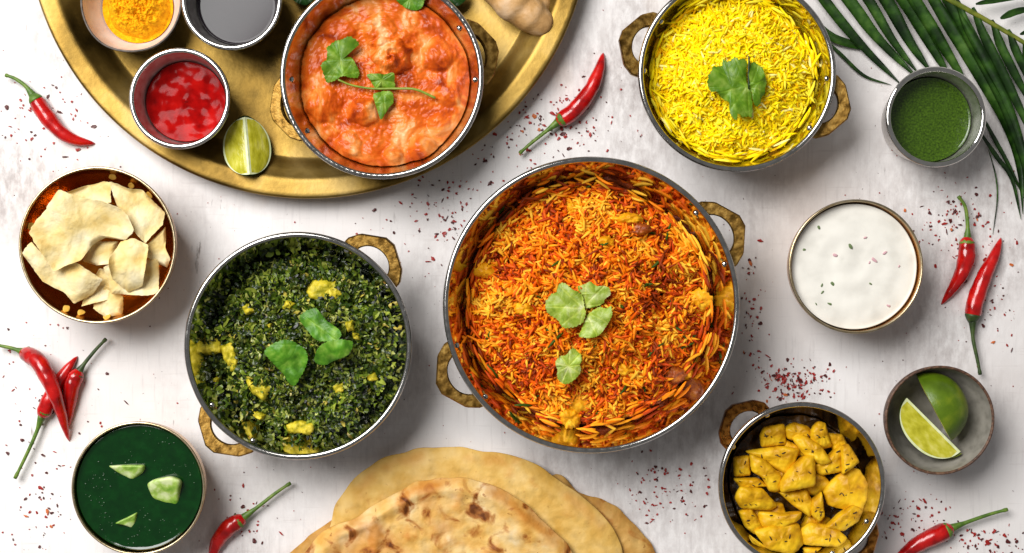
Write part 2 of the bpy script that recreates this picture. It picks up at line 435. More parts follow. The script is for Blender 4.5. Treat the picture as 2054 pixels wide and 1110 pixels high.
b_lim = bowl('small grey stoneware bowl with brown rim holding cut limes', 1885, 843, 110, 0.034, 0, 'stone_in', 'stone_rim', 'stone_rim', 0.0016,
             wob=lambda th: 0.006*np.sin(2*th + .5) + 0.004*np.sin(3*th), full=0.45)
b_tur = bowl('blush ceramic bowl with thin dark rim holding turmeric on the brass tray', 263, 6, 101, 0.024, TZ + .0003, 'blush', 'dark_rim', 'dark_rim', 0.0012,
             wob=lambda th: 0.012*np.sin(2*th + 1.0) + 0.008*np.sin(5*th), full=0.55)

# ---------------------------------------------------------------- food surfaces
def food(name, label, cat, K, zf, m, tmax=1.0, rz=None, nr=70, nt=180):
    """K vessel, zf local height; the disc edge follows the wall at height rz"""
    Rf = K.rin(rz) - 0.0006
    V, F = field(Rf, zf, K.rin, 0.0028, nr, nt)
    o = obj(name, mesh(name, V, F, m), None, (K.c.x, K.c.y, K.c.z + 0.0002))
    if label: tag(o, label, cat)
    return o, Rf

# soy-like dark sauce
M['soy'] = mat('dark_sauce', ['#1c161a', '#241c20'], 40, 0.10, spec=0.22)
def flat(h, amp=0.0002, f=60, men=0.0008):
    return lambda x, y, t: h + amp*fbm(x, y, f, 2, 3.0) + men*np.clip((t - .94)/.06, 0, 1)**2
food('dark_sauce', 'thin dark glossy sauce inside the steel cup beside the turmeric', 'sauce', c_soy, flat(0.013, 0.0), M['soy'], rz=0.0135, nr=40)
# ketchup
M['ketchup'] = mat('ketchup', ['#700505', '#9a0a09', '#b0120d'], 120, 0.18, spec=0.07, sss=0.2, sss_col=(.002, .0004, .0003))
def zk(x, y, t):
    a = np.arctan2(y, x); r = np.hypot(x, y)
    sw = np.sin(a*1.0 + r*420 + 2.2*perlin(x*70, y*70))
    return 0.0125 + 0.0006*sw*np.exp(-(r/0.012)**2) + 0.0026*fbm(x, y, 48, 3, 2.0)*(1 - t**6) + .0016*t*t + 0.0010*np.exp(-((x+.004)**2 + (y-.003)**2)/(.006**2))
food('ketchup', 'glossy red ketchup swirled inside the steel cup', 'ketchup', c_ket, zk, M['ketchup'], rz=0.0126, nr=80)
# chutney
M['chutney'] = mat('green_chutney', ['#25380a', '#36500c', '#486414'], 900, 0.2, detail=3, bump=0.15, bscale=900, bdist=.0003, spec=0.5)
food('green_chutney', 'thin mid green chutney inside the steel cup', 'chutney', c_chu, flat(0.021, .0003, 120), M['chutney'], rz=0.0215, nr=50)
# raita
M['raita'] = mat('raita', ['#d8d4ca', '#e8e4da', '#eeeae0'], 60, 0.34, bump=0.08, bscale=90, bdist=.0008, spec=0.45, sss=0.15, sss_col=(.002, .002, .0016))
_, Rr = food('raita', 'creamy white raita filling the brass bowl', 'raita', b_rai, lambda x, y, t: .0325 + .0005*fbm(x, y, 45, 3, 4.0) + .00022*np.sin(np.hypot(x + .006, y - .004)*520 + 2*fbm(x, y, 30, 1, 2.0))*np.clip(1.2 - t*1.2, 0, 1) + .0006*np.clip((t - .94)/.06, 0, 1)**2, M['raita'], rz=0.033, nr=60)
# green soup
M['soup'] = mat('green_soup', ['#03280a', '#042d0b', '#06350e'], 200, 0.08, detail=6, spec=0.5, bump=0.08, bscale=500, bdist=.0004)
food('green_soup', 'dark green spinach soup filling the brass bowl', 'soup', b_gre, flat(0.0325, .0004, 70), M['soup'], rz=0.033, nr=60)

# turmeric
M['turmeric'] = mat('turmeric', ['#d08a04', '#f0a808', '#f8bf18'], 420, 0.85, bump=0.9, bscale=900, bdist=.0008, spec=0.15)
def zt(x, y, t):
    a = np.arctan2(y, x); edge = 0.90 + 0.06*np.cos(a - .6) + 0.10*perlin(np.cos(a)*2.2 + 4, np.sin(a)*2.2)
    m_ = np.clip(1 - (t/edge)**4, 0, 1)
    lump = np.abs(fbm(x, y, 130, 4, 1.0))
    return 0.0082 + m_*(0.0085 + 0.0085*lump)
Vt, Ft = field(b_tur.rin(0.008) - .0008, zt, b_tur.rin, 0.0028, 110, 220)
tur = obj('turmeric_powder', mesh('turmeric_powder', Vt, Ft, M['turmeric']), None, (b_tur.c.x, b_tur.c.y, b_tur.c.z + .0002))
tag(tur, 'clumpy orange yellow turmeric powder heaped in the blush bowl', 'turmeric')

# orange curry
def curry_material():
    m = mat('creamy_curry', ['#862a04', '#c24e08', '#d26012', '#de8236', '#eaac74'], 42, 0.34, bump=0.4, bscale=420, bdist=.0005, detail=7, distort=1.6, spec=0.28,
            stops=[0.30, 0.41, 0.48, 0.57, 0.68], sss=0.0)
    return m
M['curry'] = curry_material()
lumps = [(785, 115, 40, .0065), (880, 110, 34, .004), (730, 225, 30, .0055), (850, 300, 30, .005), (700, 290, 26, .003), (650, 210, 36, .0035), (880, 250, 24, .003),
         (760, 60, 34, .003), (680, 60, 30, .002), (900, 190, 26, .003), (790, 310, 20, .003)]
ll = []
for x, y, r, a in lumps:
    p = P(x, y, k_cur.c.z + .028); ll.append((p.x - k_cur.c.x, p.y - k_cur.c.y, r*S, a))
def zc(x, y, t):
    z = 0.0275 + 0.0026*fbm(x, y, 50, 4, 9.0) + 0.0012*np.abs(fbm(x, y, 200, 3, 2.0))
    for (lx, ly, r, a) in ll:
        dx = x - lx; dy = y - ly; d = np.hypot(dx, dy)*(1 + .35*perlin(x*160 + a*900, y*160))
        z = z + a*np.clip(1 - (d/r)**2.5, 0, 1)**0.8
    lx, ly, r, a = ll[0]
    d = np.hypot(x - lx, y - ly); z = z + .0011*np.sin(d/.0011 + np.arctan2(y - ly, x - lx)*2)*np.exp(-(d/.010)**2)
    return z*(1 - 0*t) - 0.003*np.clip((t - .88)/.12, 0, 1)**2
food('orange_curry', 'creamy orange curry with chunks inside the karahi on the tray', 'curry', k_cur, zc, M['curry'], rz=0.0245, nr=130, nt=300)

# ---------------------------------------------------------------- rice
def grain_geo(L, r, bend, k=5, rings=5):
    V = []; F = []
    ts = np.linspace(0, 1, rings)
    for t in ts:
        rad = r*(0.35 + 0.65*math.sin(math.pi*(0.08 + .84*t))**0.7) if 0 < t < 1 else r*0.35
        x = (t - .5)*L; z = bend*(1 - (2*t - 1)**2)
        for j in range(k):
            a = 2*math.pi*j/k; V.append((x, rad*math.cos(a), z + rad*math.sin(a)))
    for i in range(rings - 1):
        for j in range(k): F.append((i*k+j, i*k+(j+1) % k, (i+1)*k+(j+1) % k, (i+1)*k+j))
    F.append(tuple(reversed(range(k)))); F.append(tuple((rings-1)*k+j for j in range(k)))
    return np.array(V), F
def grains_stuff(pos, dirz, tilt, roll, geos, cols):
    Vs = []; Fs = []; Cs = []; n0 = 0
    for i in range(len(pos)):
        V, F = geos[i % len(geos)]
        E = Euler((roll[i], tilt[i], dirz[i]), 'XYZ').to_matrix()
        W = V @ np.array(E).T + pos[i]
        Vs.append(W); Fs += [tuple(q + n0 for q in f) for f in F]; n0 += len(V)
        Cs.append(np.repeat(cols[i][None, :], len(V), 0))
    return np.concatenate(Vs), Fs, np.concatenate(Cs)
def rice_portion(name, label, K, zf, rz, base_mat, grain_mat, palette, n, L=0.0075, r=0.00062, seed=1, picked=300, tiltsd=0.35, clump=0.0, pile=.0020, wallf=.35):
    g = np.random.default_rng(seed)
    Rf = K.rin(rz) - 0.0010
    t = thing(name, label, 'rice', (K.c.x, K.c.y, K.c.z + .0002))
    V, F = field(Rf, lambda x, y, q: zf(x, y, q) - 0.0005, K.rin, .0028, 70, 160)
    obj('rice_mound', mesh('rice_mound', V, F, base_mat), t)
    rr = Rf*np.sqrt(g.random(n))*0.985; aa = g.random(n)*2*math.pi
    x = rr*np.cos(aa); y = rr*np.sin(aa); z = zf(x, y, rr/Rf)
    lay = g.random(n)
    z = z - .0004 + pile*lay**1.3
    wall = (rr/Rf > .86) & (g.random(n) < wallf)      # loose grains caught on the wall above the heap
    z = np.where(wall, z + .0045*g.random(n)**1.6*np.clip(1 + 2*perlin(np.cos(aa)*4, np.sin(aa)*4), .1, 2), z); z = np.minimum(z, K.h - .006)
    rr = np.where(wall, np.array([K.rin(float(q)) for q in z]) - .0016 - .0045*g.random(n), rr); x = rr*np.cos(aa); y = rr*np.sin(aa)
    dirz = g.random(n)*2*math.pi; tilt = g.normal(0, tiltsd, n); roll = g.random(n)*6.28
    # keep ends inside the wall
    lim = (np.abs(np.cos(dirz - aa))*L*0.5 + rr > Rf*1.0) | wall
    dirz = np.where(lim, aa + math.pi/2 + np.where(g.random(n) < .5, 0, g.normal(0, .35, n)), dirz); tilt = np.where(lim, tilt*.4, tilt)
    pal = np.array([lin(c)[:3] for c, w in palette]); wts = np.array([w for c, w in palette], float); wts /= wts.sum()
    ci = g.choice(len(pal), n, p=wts)
    if clump:      # patches soaked more or less in the sauce
        w2 = fbm(x, y, 55, 2, seed*1.7); ci = np.where((w2 > .28) & (g.random(n) < clump), g.choice([1, 3, 3], n), np.where((w2 < -.25) & (g.random(n) < clump), g.choice([2, 4, 5], n), ci))
    cols = pal[ci]*(0.85 + .3*g.random((n, 1)))
    geos = [grain_geo(L*s, r*q, b) for s, q, b in ((1, 1, .0003), (.85, 1.05, .0006), (1.12, .9, .0009), (.7, 1.1, .0001), (1.0, .95, -.0004))]
    order = np.argsort(-(lay + .25*(1 - rr/Rf)))
    pick = order[:picked]; rest = order[picked:]
    pos = np.stack([x, y, z], 1)
    V, F, C = grains_stuff(pos[rest], dirz[rest], tilt[rest], roll[rest], geos, cols[rest])
    o = obj('rice_grains', mesh('rice_grains', V, F, grain_mat, cols=C), t); o['kind'] = 'stuff'
    lib = {}
    for i in pick:
        key_ = (int(i) % 5, int(ci[i]))
        if key_ not in lib:
            V, F = geos[key_[0]]
            lib[key_] = mesh('rice_grain', V, F, grain_mat, cols=np.repeat(pal[key_[1]][None, :], len(V), 0))
        obj('rice_grain', lib[key_], t, tuple(pos[i] + np.array([0, 0, .0004])), (roll[i], tilt[i], dirz[i]))
    return t
M['ygrain'] = mat('yellow_rice', ['#ffffff', '#f4f4f4'], 300, 0.55, attr='Col', spec=0.12)
M['ybase'] = mat('yellow_rice_mound', ['#f4ae04', '#fbc406'], 300, 0.7, bump=0.4, bscale=500, bdist=.001)  # orange tint stands in for the warm shade in gaps between grains
zy = lambda x, y, t: 0.0250 + 0.0160*np.clip(1 - (t/0.99)**2.4, 0, 1) + 0.0030*fbm(x, y, 65, 3, 6.0) + .0042*fbm(x, y, 26, 1, 5.0)*t*t + .0022*np.clip(perlin(x*95, y*95 + 4), -.3, 1)
rice_portion('yellow_rice', 'mound of bright yellow turmeric rice inside the karahi by the palm frond', k_rice, zy, 0.025, M['ybase'], M['ygrain'],
             [('#ffe60a', 5), ('#ffda05', 4), ('#ffec3c', 3), ('#fac003', 1.0), ('#fff290', .5)], 4700, L=.0105, r=.00086, seed=3, tiltsd=.42)
M['ograin'] = mat('orange_rice', ['#ffffff', '#eeeeee'], 300, 0.5, attr='Col', spec=0.15)
M['obase'] = mat('orange_rice_mound', ['#5e1c04', '#983c06', '#c0580a'], 200, 0.5, bump=0.8, bscale=400, bdist=.001)
zo = lambda x, y, t: 0.0262 + 0.0215*np.clip(1 - t**2.0, 0, 1) + .0110*np.clip(perlin(x*64 + 2, y*64), -.4, 1)*(1 - .3*t) + 0.0042*fbm(x, y, 110, 2, 12.0) + .0085*fbm(x, y, 22, 1, 3.0)*t*t
bir = rice_portion('orange_rice', 'orange biryani rice with vegetables inside the largest karahi', k_big, zo, 0.0262, M['obase'], M['ograin'],
             [('#f6860c', 6), ('#fba41c', 4.5), ('#e4600a', 4.5), ('#ffc238', 2.0), ('#bc4008', 2.0), ('#8a3206', 1.0), ('#3a5214', .3)], 7600, L=.0112, r=.00096, seed=5, tiltsd=.55, clump=.8, pile=.0034, wallf=.14)

# vegetable and chicken chunks in the biryani: parts of the dish
def chunk(pts, zt_, thick, m, org, sc, name, parent=None, tilt=(0, 0), seed=0.0, N=40, K=9, edge=9, dome_=0.0, wob=0.04, label=None, cat=None, group=None, rough=0.0003, base=None, rnd=0.45, sharp=False, grow=1.0, soft=2):
    ctr = centre(pts, zt_, org, sc); o2 = pxo(pts, zt_, org, sc, ctr); o2 = poly(o2*grow, N, soft) if sharp else spline(o2*grow, N, True)
    zf = lambda x, y, t: tilt[0]*x + tilt[1]*y + dome_*(1 - t*t) - thick*rnd*t**edge + rough*fbm(x, y, 260, 3, seed)
    V, F = slab(o2, zf, thick, N, K, edge=30, wob=wob, seed=seed, c=(0, 0), smooth=False)
    if parent:
        o = obj(name, mesh(name, V, F, m), parent, (ctr.x - parent.location.x, ctr.y - parent.location.y, zt_ - parent.location.z))
    else:
        o = obj(name, mesh(name, V, F, m), None, (ctr.x, ctr.y, zt_))
        tag(o, label, cat, group)
    return o
M['veg'] = mat('spiced_potato', ['#c8780a', '#e8a414', '#f4c030'], 150, 0.45, bump=0.5, bscale=400, bdist=.0008, spec=0.2)
M['meat'] = mat('spiced_meat', ['#6a2a06', '#a04a0a', '#c87812'], 180, 0.5, bump=0.6, bscale=400, bdist=.0008)
OB = (860, 300); SB = 1.762
for q, (cx, cy, w_, h_, mm) in enumerate([(515, 205, 32, 26, 'veg'), (705, 245, 55, 22, 'veg'), (960, 540, 50, 45, 'veg'), (530, 890, 75, 45, 'veg'), (500, 950, 40, 38, 'veg'),
(200, 430, 50, 30, 'veg'), (620, 330, 40, 26, 'veg'), (340, 560, 36, 26, 'veg'), (690, 780, 40, 30, 'veg'), (870, 800, 45, 40, 'meat'), (745, 285, 40, 22, 'meat'), (930, 800, 36, 32, 'veg')]):
    pts = [(cx + w_*math.cos(a)*(.8 + .4*random.random()), cy + h_*math.sin(a)*(.8 + .4*random.random())) for a in np.arange(7)*2*math.pi/7]
    p = P(OB[0] + cx/SB, OB[1] + cy/SB, .046); dx = p.x - k_big.c.x; dy = p.y - k_big.c.y
    zt_ = float(zo(np.array([dx]), np.array([dy]), np.array([math.hypot(dx, dy)/k_big.R]))[0]) + .0024
    chunk(pts, zt_, .007, M[mm], OB, SB, 'vegetable_chunk' if mm == 'veg' else 'meat_chunk', bir, (random.uniform(-.3, .3), random.uniform(-.3, .3)), q*3.3, dome_=.0012, wob=.25, rough=.0022, edge=4)

# ---------------------------------------------------------------- spinach curry
M['sbase'] = mat('spinach_mash', ['#0a1203', '#16240a', '#283a10'], 160, 0.45, bump=0.9, bscale=350, bdist=.0015, spec=0.3)
M['sbits'] = mat('spinach_shreds', ['#ffffff', '#c0c0c0'], 250, 0.33, attr='Col', spec=0.4, trans=.15)
zs = lambda x, y, t: 0.0222 + 0.0143*np.clip(1 - (t/.99)**2.0, 0, 1) + .0095*np.clip(perlin(x*58 + 7, y*58), -.5, 1)*(1 - .3*t) + 0.0050*fbm(x, y, 110, 3, 21.0) + .0060*fbm(x, y, 26, 1, 8.0)*t*t
spin = thing('spinach_curry', 'dark green chopped spinach curry with yellow potato inside the karahi', 'curry', (k_spin.c.x, k_spin.c.y, .0002))
Rs = k_spin.rin(.0222) - .0010
V, F = field(Rs, lambda x, y, q: zs(x, y, q) - .001, k_spin.rin, .0028, 100, 220)
obj('spinach_mash', mesh('spinach_mash', V, F, M['sbase']), spin)
g = np.random.default_rng(11); Vs = []; Fs = []; Cs = []; n0 = 0
pal = np.array([lin(c)[:3] for c in ('#141f06', '#2c420c', '#4c6416', '#728624', '#9aa63c', '#c0c464', '#d8c452')]); pw = np.array([2.4, 3.2, 3.6, 3.2, 2.2, 1.0, .4]); pw /= pw.sum()
for i in range(6800):
    rr = Rs*math.sqrt(g.random())*.975; a = g.random()*6.283; x, y = rr*math.cos(a), rr*math.sin(a)
    z = float(zs(np.array([x]), np.array([y]), np.array([rr/Rs]))[0]) + g.uniform(-.0004, .0018)
    if rr > .86*Rs and g.random() < .28:      # scraps stuck to the wall
        z = min(z + .008*g.random()**1.5, k_spin.h - .006); rr = k_spin.rin(z) - .0012 - .004*g.random(); x, y = rr*math.cos(a), rr*math.sin(a)
    sc_ = min(1, abs(Rs - rr)/.005 + .35); L_ = g.uniform(.0026, .0082)*sc_; W = g.uniform(.0008, .0030); ph = g.random()*6.28; am = g.uniform(.15, .45)*L_*.4; k = 6
    v = []
    for q in range(k):
        u = q/(k-1); wd = W*math.sin(math.pi*(.12 + .8*u)); cx = (u - .5)*L_; cy = am*math.sin(ph + u*5); cz = am*math.cos(ph*1.7 + u*6)
        v += [(cx, cy - wd/2, cz + wd*.3*math.sin(ph + u*9)), (cx, cy + wd/2, cz - wd*.3*math.sin(ph + u*9))]
    v = np.array(v); E = np.array(Euler((g.normal(0, .6), g.normal(0, .35), g.random()*6.28)).to_matrix())
    Vs.append(v @ E.T + np.array([x, y, z])); Fs += [(n0+2*q, n0+2*q+1, n0+2*q+3, n0+2*q+2) for q in range(k-1)]; n0 += 2*k
    tone = perlin(x*70 + 3, y*70)  # clumps of paler and darker leaf
    c = pal[g.choice(7, p=pw)]*(1 + 1.1*tone); Cs.append(np.repeat(np.clip(c, .002, 1)[None, :], 2*k, 0))
o = obj('spinach_shreds', mesh('spinach_shreds', np.concatenate(Vs), Fs, M['sbits'], cols=np.concatenate(Cs)), spin); o['kind'] = 'stuff'
M['spot'] = mat('turmeric_potato', ['#7a7c18', '#c4b226', '#e6d048'], 200, 0.45, bump=0.7, bscale=350, bdist=.0014, spec=.25)
SO = (340, 430); SS = 2.135
for q, pts in enumerate([[(600, 300), (660, 270), (700, 285), (750, 290), (755, 320), (740, 355), (670, 375), (597, 350)], [(455, 420), (500, 370), (535, 385), (520, 410), (480, 435)],
        [(110, 545), (160, 525), (205, 535), (215, 590), (150, 605), (115, 590)], [(215, 570), (270, 555), (298, 640), (270, 690), (235, 640)], [(310, 400), (340, 375), (372, 415), (325, 432)],
        [(490, 905), (560, 885), (615, 900), (600, 945), (510, 942)], [(320, 700), (380, 720), (430, 740), (400, 800), (345, 760)], [(700, 740), (770, 706), (745, 765), (710, 770)],
        [(750, 465), (782, 455), (790, 500), (760, 505)], [(348, 838), (412, 858), (390, 884), (355, 870)], [(840, 690), (880, 680), (890, 710), (850, 720)], [(150, 700), (215, 700), (210, 720), (160, 728)], [(780, 505), (815, 510), (810, 540), (785, 535)], [(410, 470), (440, 465), (430, 495)]]):
    c0 = centre(pts, .034, SO, SS); dx = c0.x - k_spin.c.x; dy = c0.y - k_spin.c.y
    zt_ = float(zs(np.array([dx]), np.array([dy]), np.array([math.hypot(dx, dy)/k_spin.R]))[0]) + .0020
    chunk(pts, zt_, .007, M['spot'], SO, SS, 'potato_chunk', spin, (random.uniform(-.3, .3), random.uniform(-.3, .3)), q*2.1, dome_=.0005, wob=.15, rough=.0018, edge=5, sharp=True, grow=1.12)

# ---------------------------------------------------------------- leaves
def leaf_mat(name, cols):
    return mat(name, cols, 180, 0.42, bump=0.4, bscale=700, bdist=.0004, trans=0.15, spec=0.35, attr='Col')
M['leaf_light'] = leaf_mat('coriander_light', ['#789420', '#9cb040', '#c0ca88'])
M['leaf_mid'] = leaf_mat('coriander_mid', ['#47700e', '#628818', '#8aa440'])
M['leaf_deep'] = leaf_mat('coriander_deep', ['#346410', '#548a1c', '#82aa3c'])
M['sprig_stem'] = mat('sprig_stem', ['#6a8420', '#8a9a34'], 300, .45); M['sprig_dark'] = mat('sprig_dark', ['#1c300a', '#2c4410'], 300, .45)
M['leaf_dark'] = leaf_mat('herb_dark', ['#0c2408', '#16380c', '#20480f'])
def leaf(pts, z, m, org, sc, name='leaf', parent=None, amp=.0016, lobes=9, seed=0.0, curl=.0010, tilt=(0, 0), label=None, cat='leaf', group=None, N=160, base=None, teeth=.06):
    ctr = centre(pts, z, org, sc); o2 = pxo(pts, z, org, sc, ctr)
    bx = np.array([P(org[0] + base[0]/sc, org[1] + base[1]/sc, z).x - ctr.x, P(org[0] + base[0]/sc, org[1] + base[1]/sc, z).y - ctr.y]) if base else np.zeros(2)
    tip = -bx if base else np.zeros(2)
    op = spline(o2, N, True); ii = np.arange(N)
    op = op*(1 + teeth*(((ii*.23) % 1.0) - .5) + .04*perlin(ii*.12 + seed, ii*0.0))[:, None]
    def vein(x, y):
        dx = x - bx[0]; dy = y - bx[1]; r = np.hypot(dx, dy) + 1e-6; a = np.arctan2(dy, dx)
        w = .00022/r
        main = np.exp(-(np.abs(np.sin((a - seed)*lobes/2))/(lobes*w))**2)
        side = np.exp(-(np.abs(np.sin(r*1150 + 3.0*np.abs(np.sin((a - seed)*lobes/2))))/.30)**2)*.35
        return np.clip(main + side, 0, 1)
    def zf(x, y, t):
        a = np.arctan2(y, x)
        return amp*np.cos(a*lobes/2 + seed)*t*t*.5 + curl*fbm(x, y, 90, 2, seed) - .00028*vein(x, y) + tilt[0]*x + tilt[1]*y - .0008*t**3
    V, F = slab(op, zf, .0003, N, 22, c=(0, 0), smooth=False)
    vv = vein(V[:, 0], V[:, 1])[:, None]; tn = 1.08 + .35*fbm(V[:, 0], V[:, 1], 120, 2, seed)[:, None]
    C = np.clip(tn*(np.array([[.92, .95, .9]])*(1 - vv) + np.array([[1.35, 1.22, 1.6]])*vv), .2, 1.6)
    o = obj(name, mesh(name, V, F, m, cols=C), parent, tuple(ctr - parent.location) if parent else tuple(ctr))
    if not parent: tag(o, label, cat, group)
    return o
OA = (1080, 540); SA = 4.44
zl = .0580
lf = thing('coriander_sprig', 'pale coriander sprig of three leaflets topping the orange rice', 'herb', tuple(P(1160, 620, zl)))
leaf([(60, 310), (110, 230), (160, 205), (180, 140), (240, 128), (300, 180), (350, 200), (395, 240), (412, 340), (422, 420), (380, 490), (300, 522), (220, 520), (165, 450), (90, 400)], zl + .0012, M['leaf_light'], OA, SA, 'leaflet', lf, seed=1.0, base=(400, 350))
leaf([(350, 160), (400, 140), (460, 112), (520, 150), (580, 150), (632, 170), (640, 230), (590, 270), (580, 305), (500, 340), (410, 340), (385, 230)], zl + .0006, M['leaf_light'], OA, SA, 'leaflet', lf, seed=2.2, tilt=(.2, .1), base=(410, 330))
leaf([(360, 595), (395, 520), (440, 410), (540, 340), (600, 350), (645, 332), (655, 400), (630, 470), (590, 530), (540, 590), (480, 612), (410, 612)], zl + .0009, M['leaf_light'], OA, SA, 'leaflet', lf, seed=3.7, tilt=(.25, -.1), base=(430, 380))
leaf([(150, 840), (190, 780), (245, 765), (300, 708), (360, 735), (388, 800), (370, 850), (380, 910), (330, 980), (250, 1028), (190, 1000), (165, 950), (170, 900)], .0545, M['leaf_light'], OA, SA, 'coriander_leaf', None, seed=5.0,
     label='single pale coriander leaf lying on the orange rice', group=None)
OR = (1400, 60); SR = 5.55; zl = .0478
lf = thing('coriander_sprig', 'green coriander leaf of two lobes topping the yellow rice', 'herb', tuple(P(1480, 175, zl)))
leaf([(105, 540), (118, 630), (150, 690), (210, 690), (260, 750), (340, 800), (350, 880), (370, 960), (425, 1005), (450, 935), (500, 975), (560, 955), (600, 975), (612, 860), (592, 690), (560, 640), (545, 500), (548, 370), (520, 325), (460, 330), (400, 312), (345, 350), (285, 325), (265, 400), (180, 405), (150, 460)], zl + .001, M['leaf_mid'], OR, SR, 'leaflet', lf, seed=.6, amp=.003, N=220, base=(550, 620))
leaf([(575, 640), (562, 450), (582, 380), (640, 358), (690, 400), (725, 430), (745, 500), (775, 570), (755, 640), (752, 700), (710, 760), (700, 815), (650, 855), (612, 800), (602, 700)], zl + .0018, M['leaf_mid'], OR, SR, 'leaflet', lf, seed=1.9, amp=.002, tilt=(-.2, 0), base=(580, 640))
sp = spline([tuple(P(OR[0] + x/SR, OR[1] + y/SR, zl + z_) - lf.location) for x, y, z_ in ((565, 660, .0022), (562, 500, .0026), (568, 380, .003), (568, 295, .003))], 10)
obj('stem', mesh('stem', *tube(sp, .0005, 6), M['sprig_dark']), lf)
OC = (620, 60); SC = 5.843; zl = .0355
lf = thing('coriander_sprig', 'coriander sprig with long stem lying on the orange curry', 'herb', tuple(P(760, 160, zl)))
leaf([(138, 410), (200, 345), (215, 270), (210, 200), (300, 130), (390, 110), (480, 80), (582, 150), (540, 205), (430, 280), (500, 330), (545, 400), (582, 480), (570, 552), (480, 562), (400, 545), (300, 590), (205, 612), (165, 520)], zl + .003, M['leaf_mid'], OC, SC, 'leaflet', lf, seed=.3, amp=.003, N=200, base=(390, 540))
leaf([(675, 525), (760, 512), (880, 520), (992, 508), (1000, 600), (995, 680), (880, 672), (780, 682), (720, 600)], zl + .0018, M['leaf_mid'], OC, SC, 'leaflet', lf, seed=4.0, tilt=(0, .35))
leaf([(750, 760), (810, 730), (880, 715), (975, 735), (985, 850), (945, 900), (900, 965), (842, 1052), (800, 950), (770, 860)], zl + .0014, M['leaf_mid'], OC, SC, 'leaflet', lf, seed=2.0, amp=.001, base=(870, 730))
sp = spline([tuple(P(OC[0] + x/SC, OC[1] + y/SC, zl + z_) - lf.location) for x, y, z_ in ((340, 585, .002), (500, 650, .001), (740, 690, .0004), (1020, 690, .0004), (1250, 700, .0012), (1480, 800, 0))], 26)
obj('stem', mesh('stem', *tube(sp, np.linspace(.0006, .0008, 26), 7), M['sprig_stem']), lf)
leaf([(795, -30), (850, -30), (850, 5), (842, 18), (825, 20), (805, 10), (790, -8)], .034, M['leaf_deep'], (0, 0), 1.0, 'coriander_leaf', None, seed=8.0, label='dark green coriander leaf on the curry beside the karahi rim')
LS = [[(410, 580), (490, 538), (560, 562), (592, 610), (570, 680), (525, 738), (480, 680), (430, 625)], [(555, 440), (620, 403), (670, 455), (732, 500), (722, 538), (640, 542), (590, 500)], [(618, 632), (640, 570), (700, 538), (782, 545), (765, 602), (700, 630), (660, 648)]]
lf = thing('coriander_sprig', 'three bright green leaves topping the dark spinach curry', 'herb', tuple(P(620, 690, .042)))
for q, pts in enumerate(LS):
    leaf(pts, .0475 + .001*q, M['leaf_deep'], SO, SS, 'leaflet', lf, seed=q*2.5, amp=.0016, lobes=2, tilt=((-.1, .15, 0)[q], (.15, -.1, .2)[q]), curl=.0024, base=((420, 560), (700, 530), (770, 550))[q])
# herb leaves lying on the tray behind the curry
leaf([(575, -40), (625, -40), (632, -8), (618, 8), (600, 8), (585, -5)], .016, M['leaf_dark'], (0, 0), 1.0, 'herb_leaf', None, seed=3.0, label='dark herb leaf on the tray between the dark sauce cup and curry karahi')
leaf([(865, -30), (930, -30), (935, -4), (918, 12), (892, 12), (878, -5)], .016, M['leaf_dark'], (0, 0), 1.0, 'herb_leaf', None, seed=4.4, label='dark herb leaf on the tray between curry karahi and ginger')

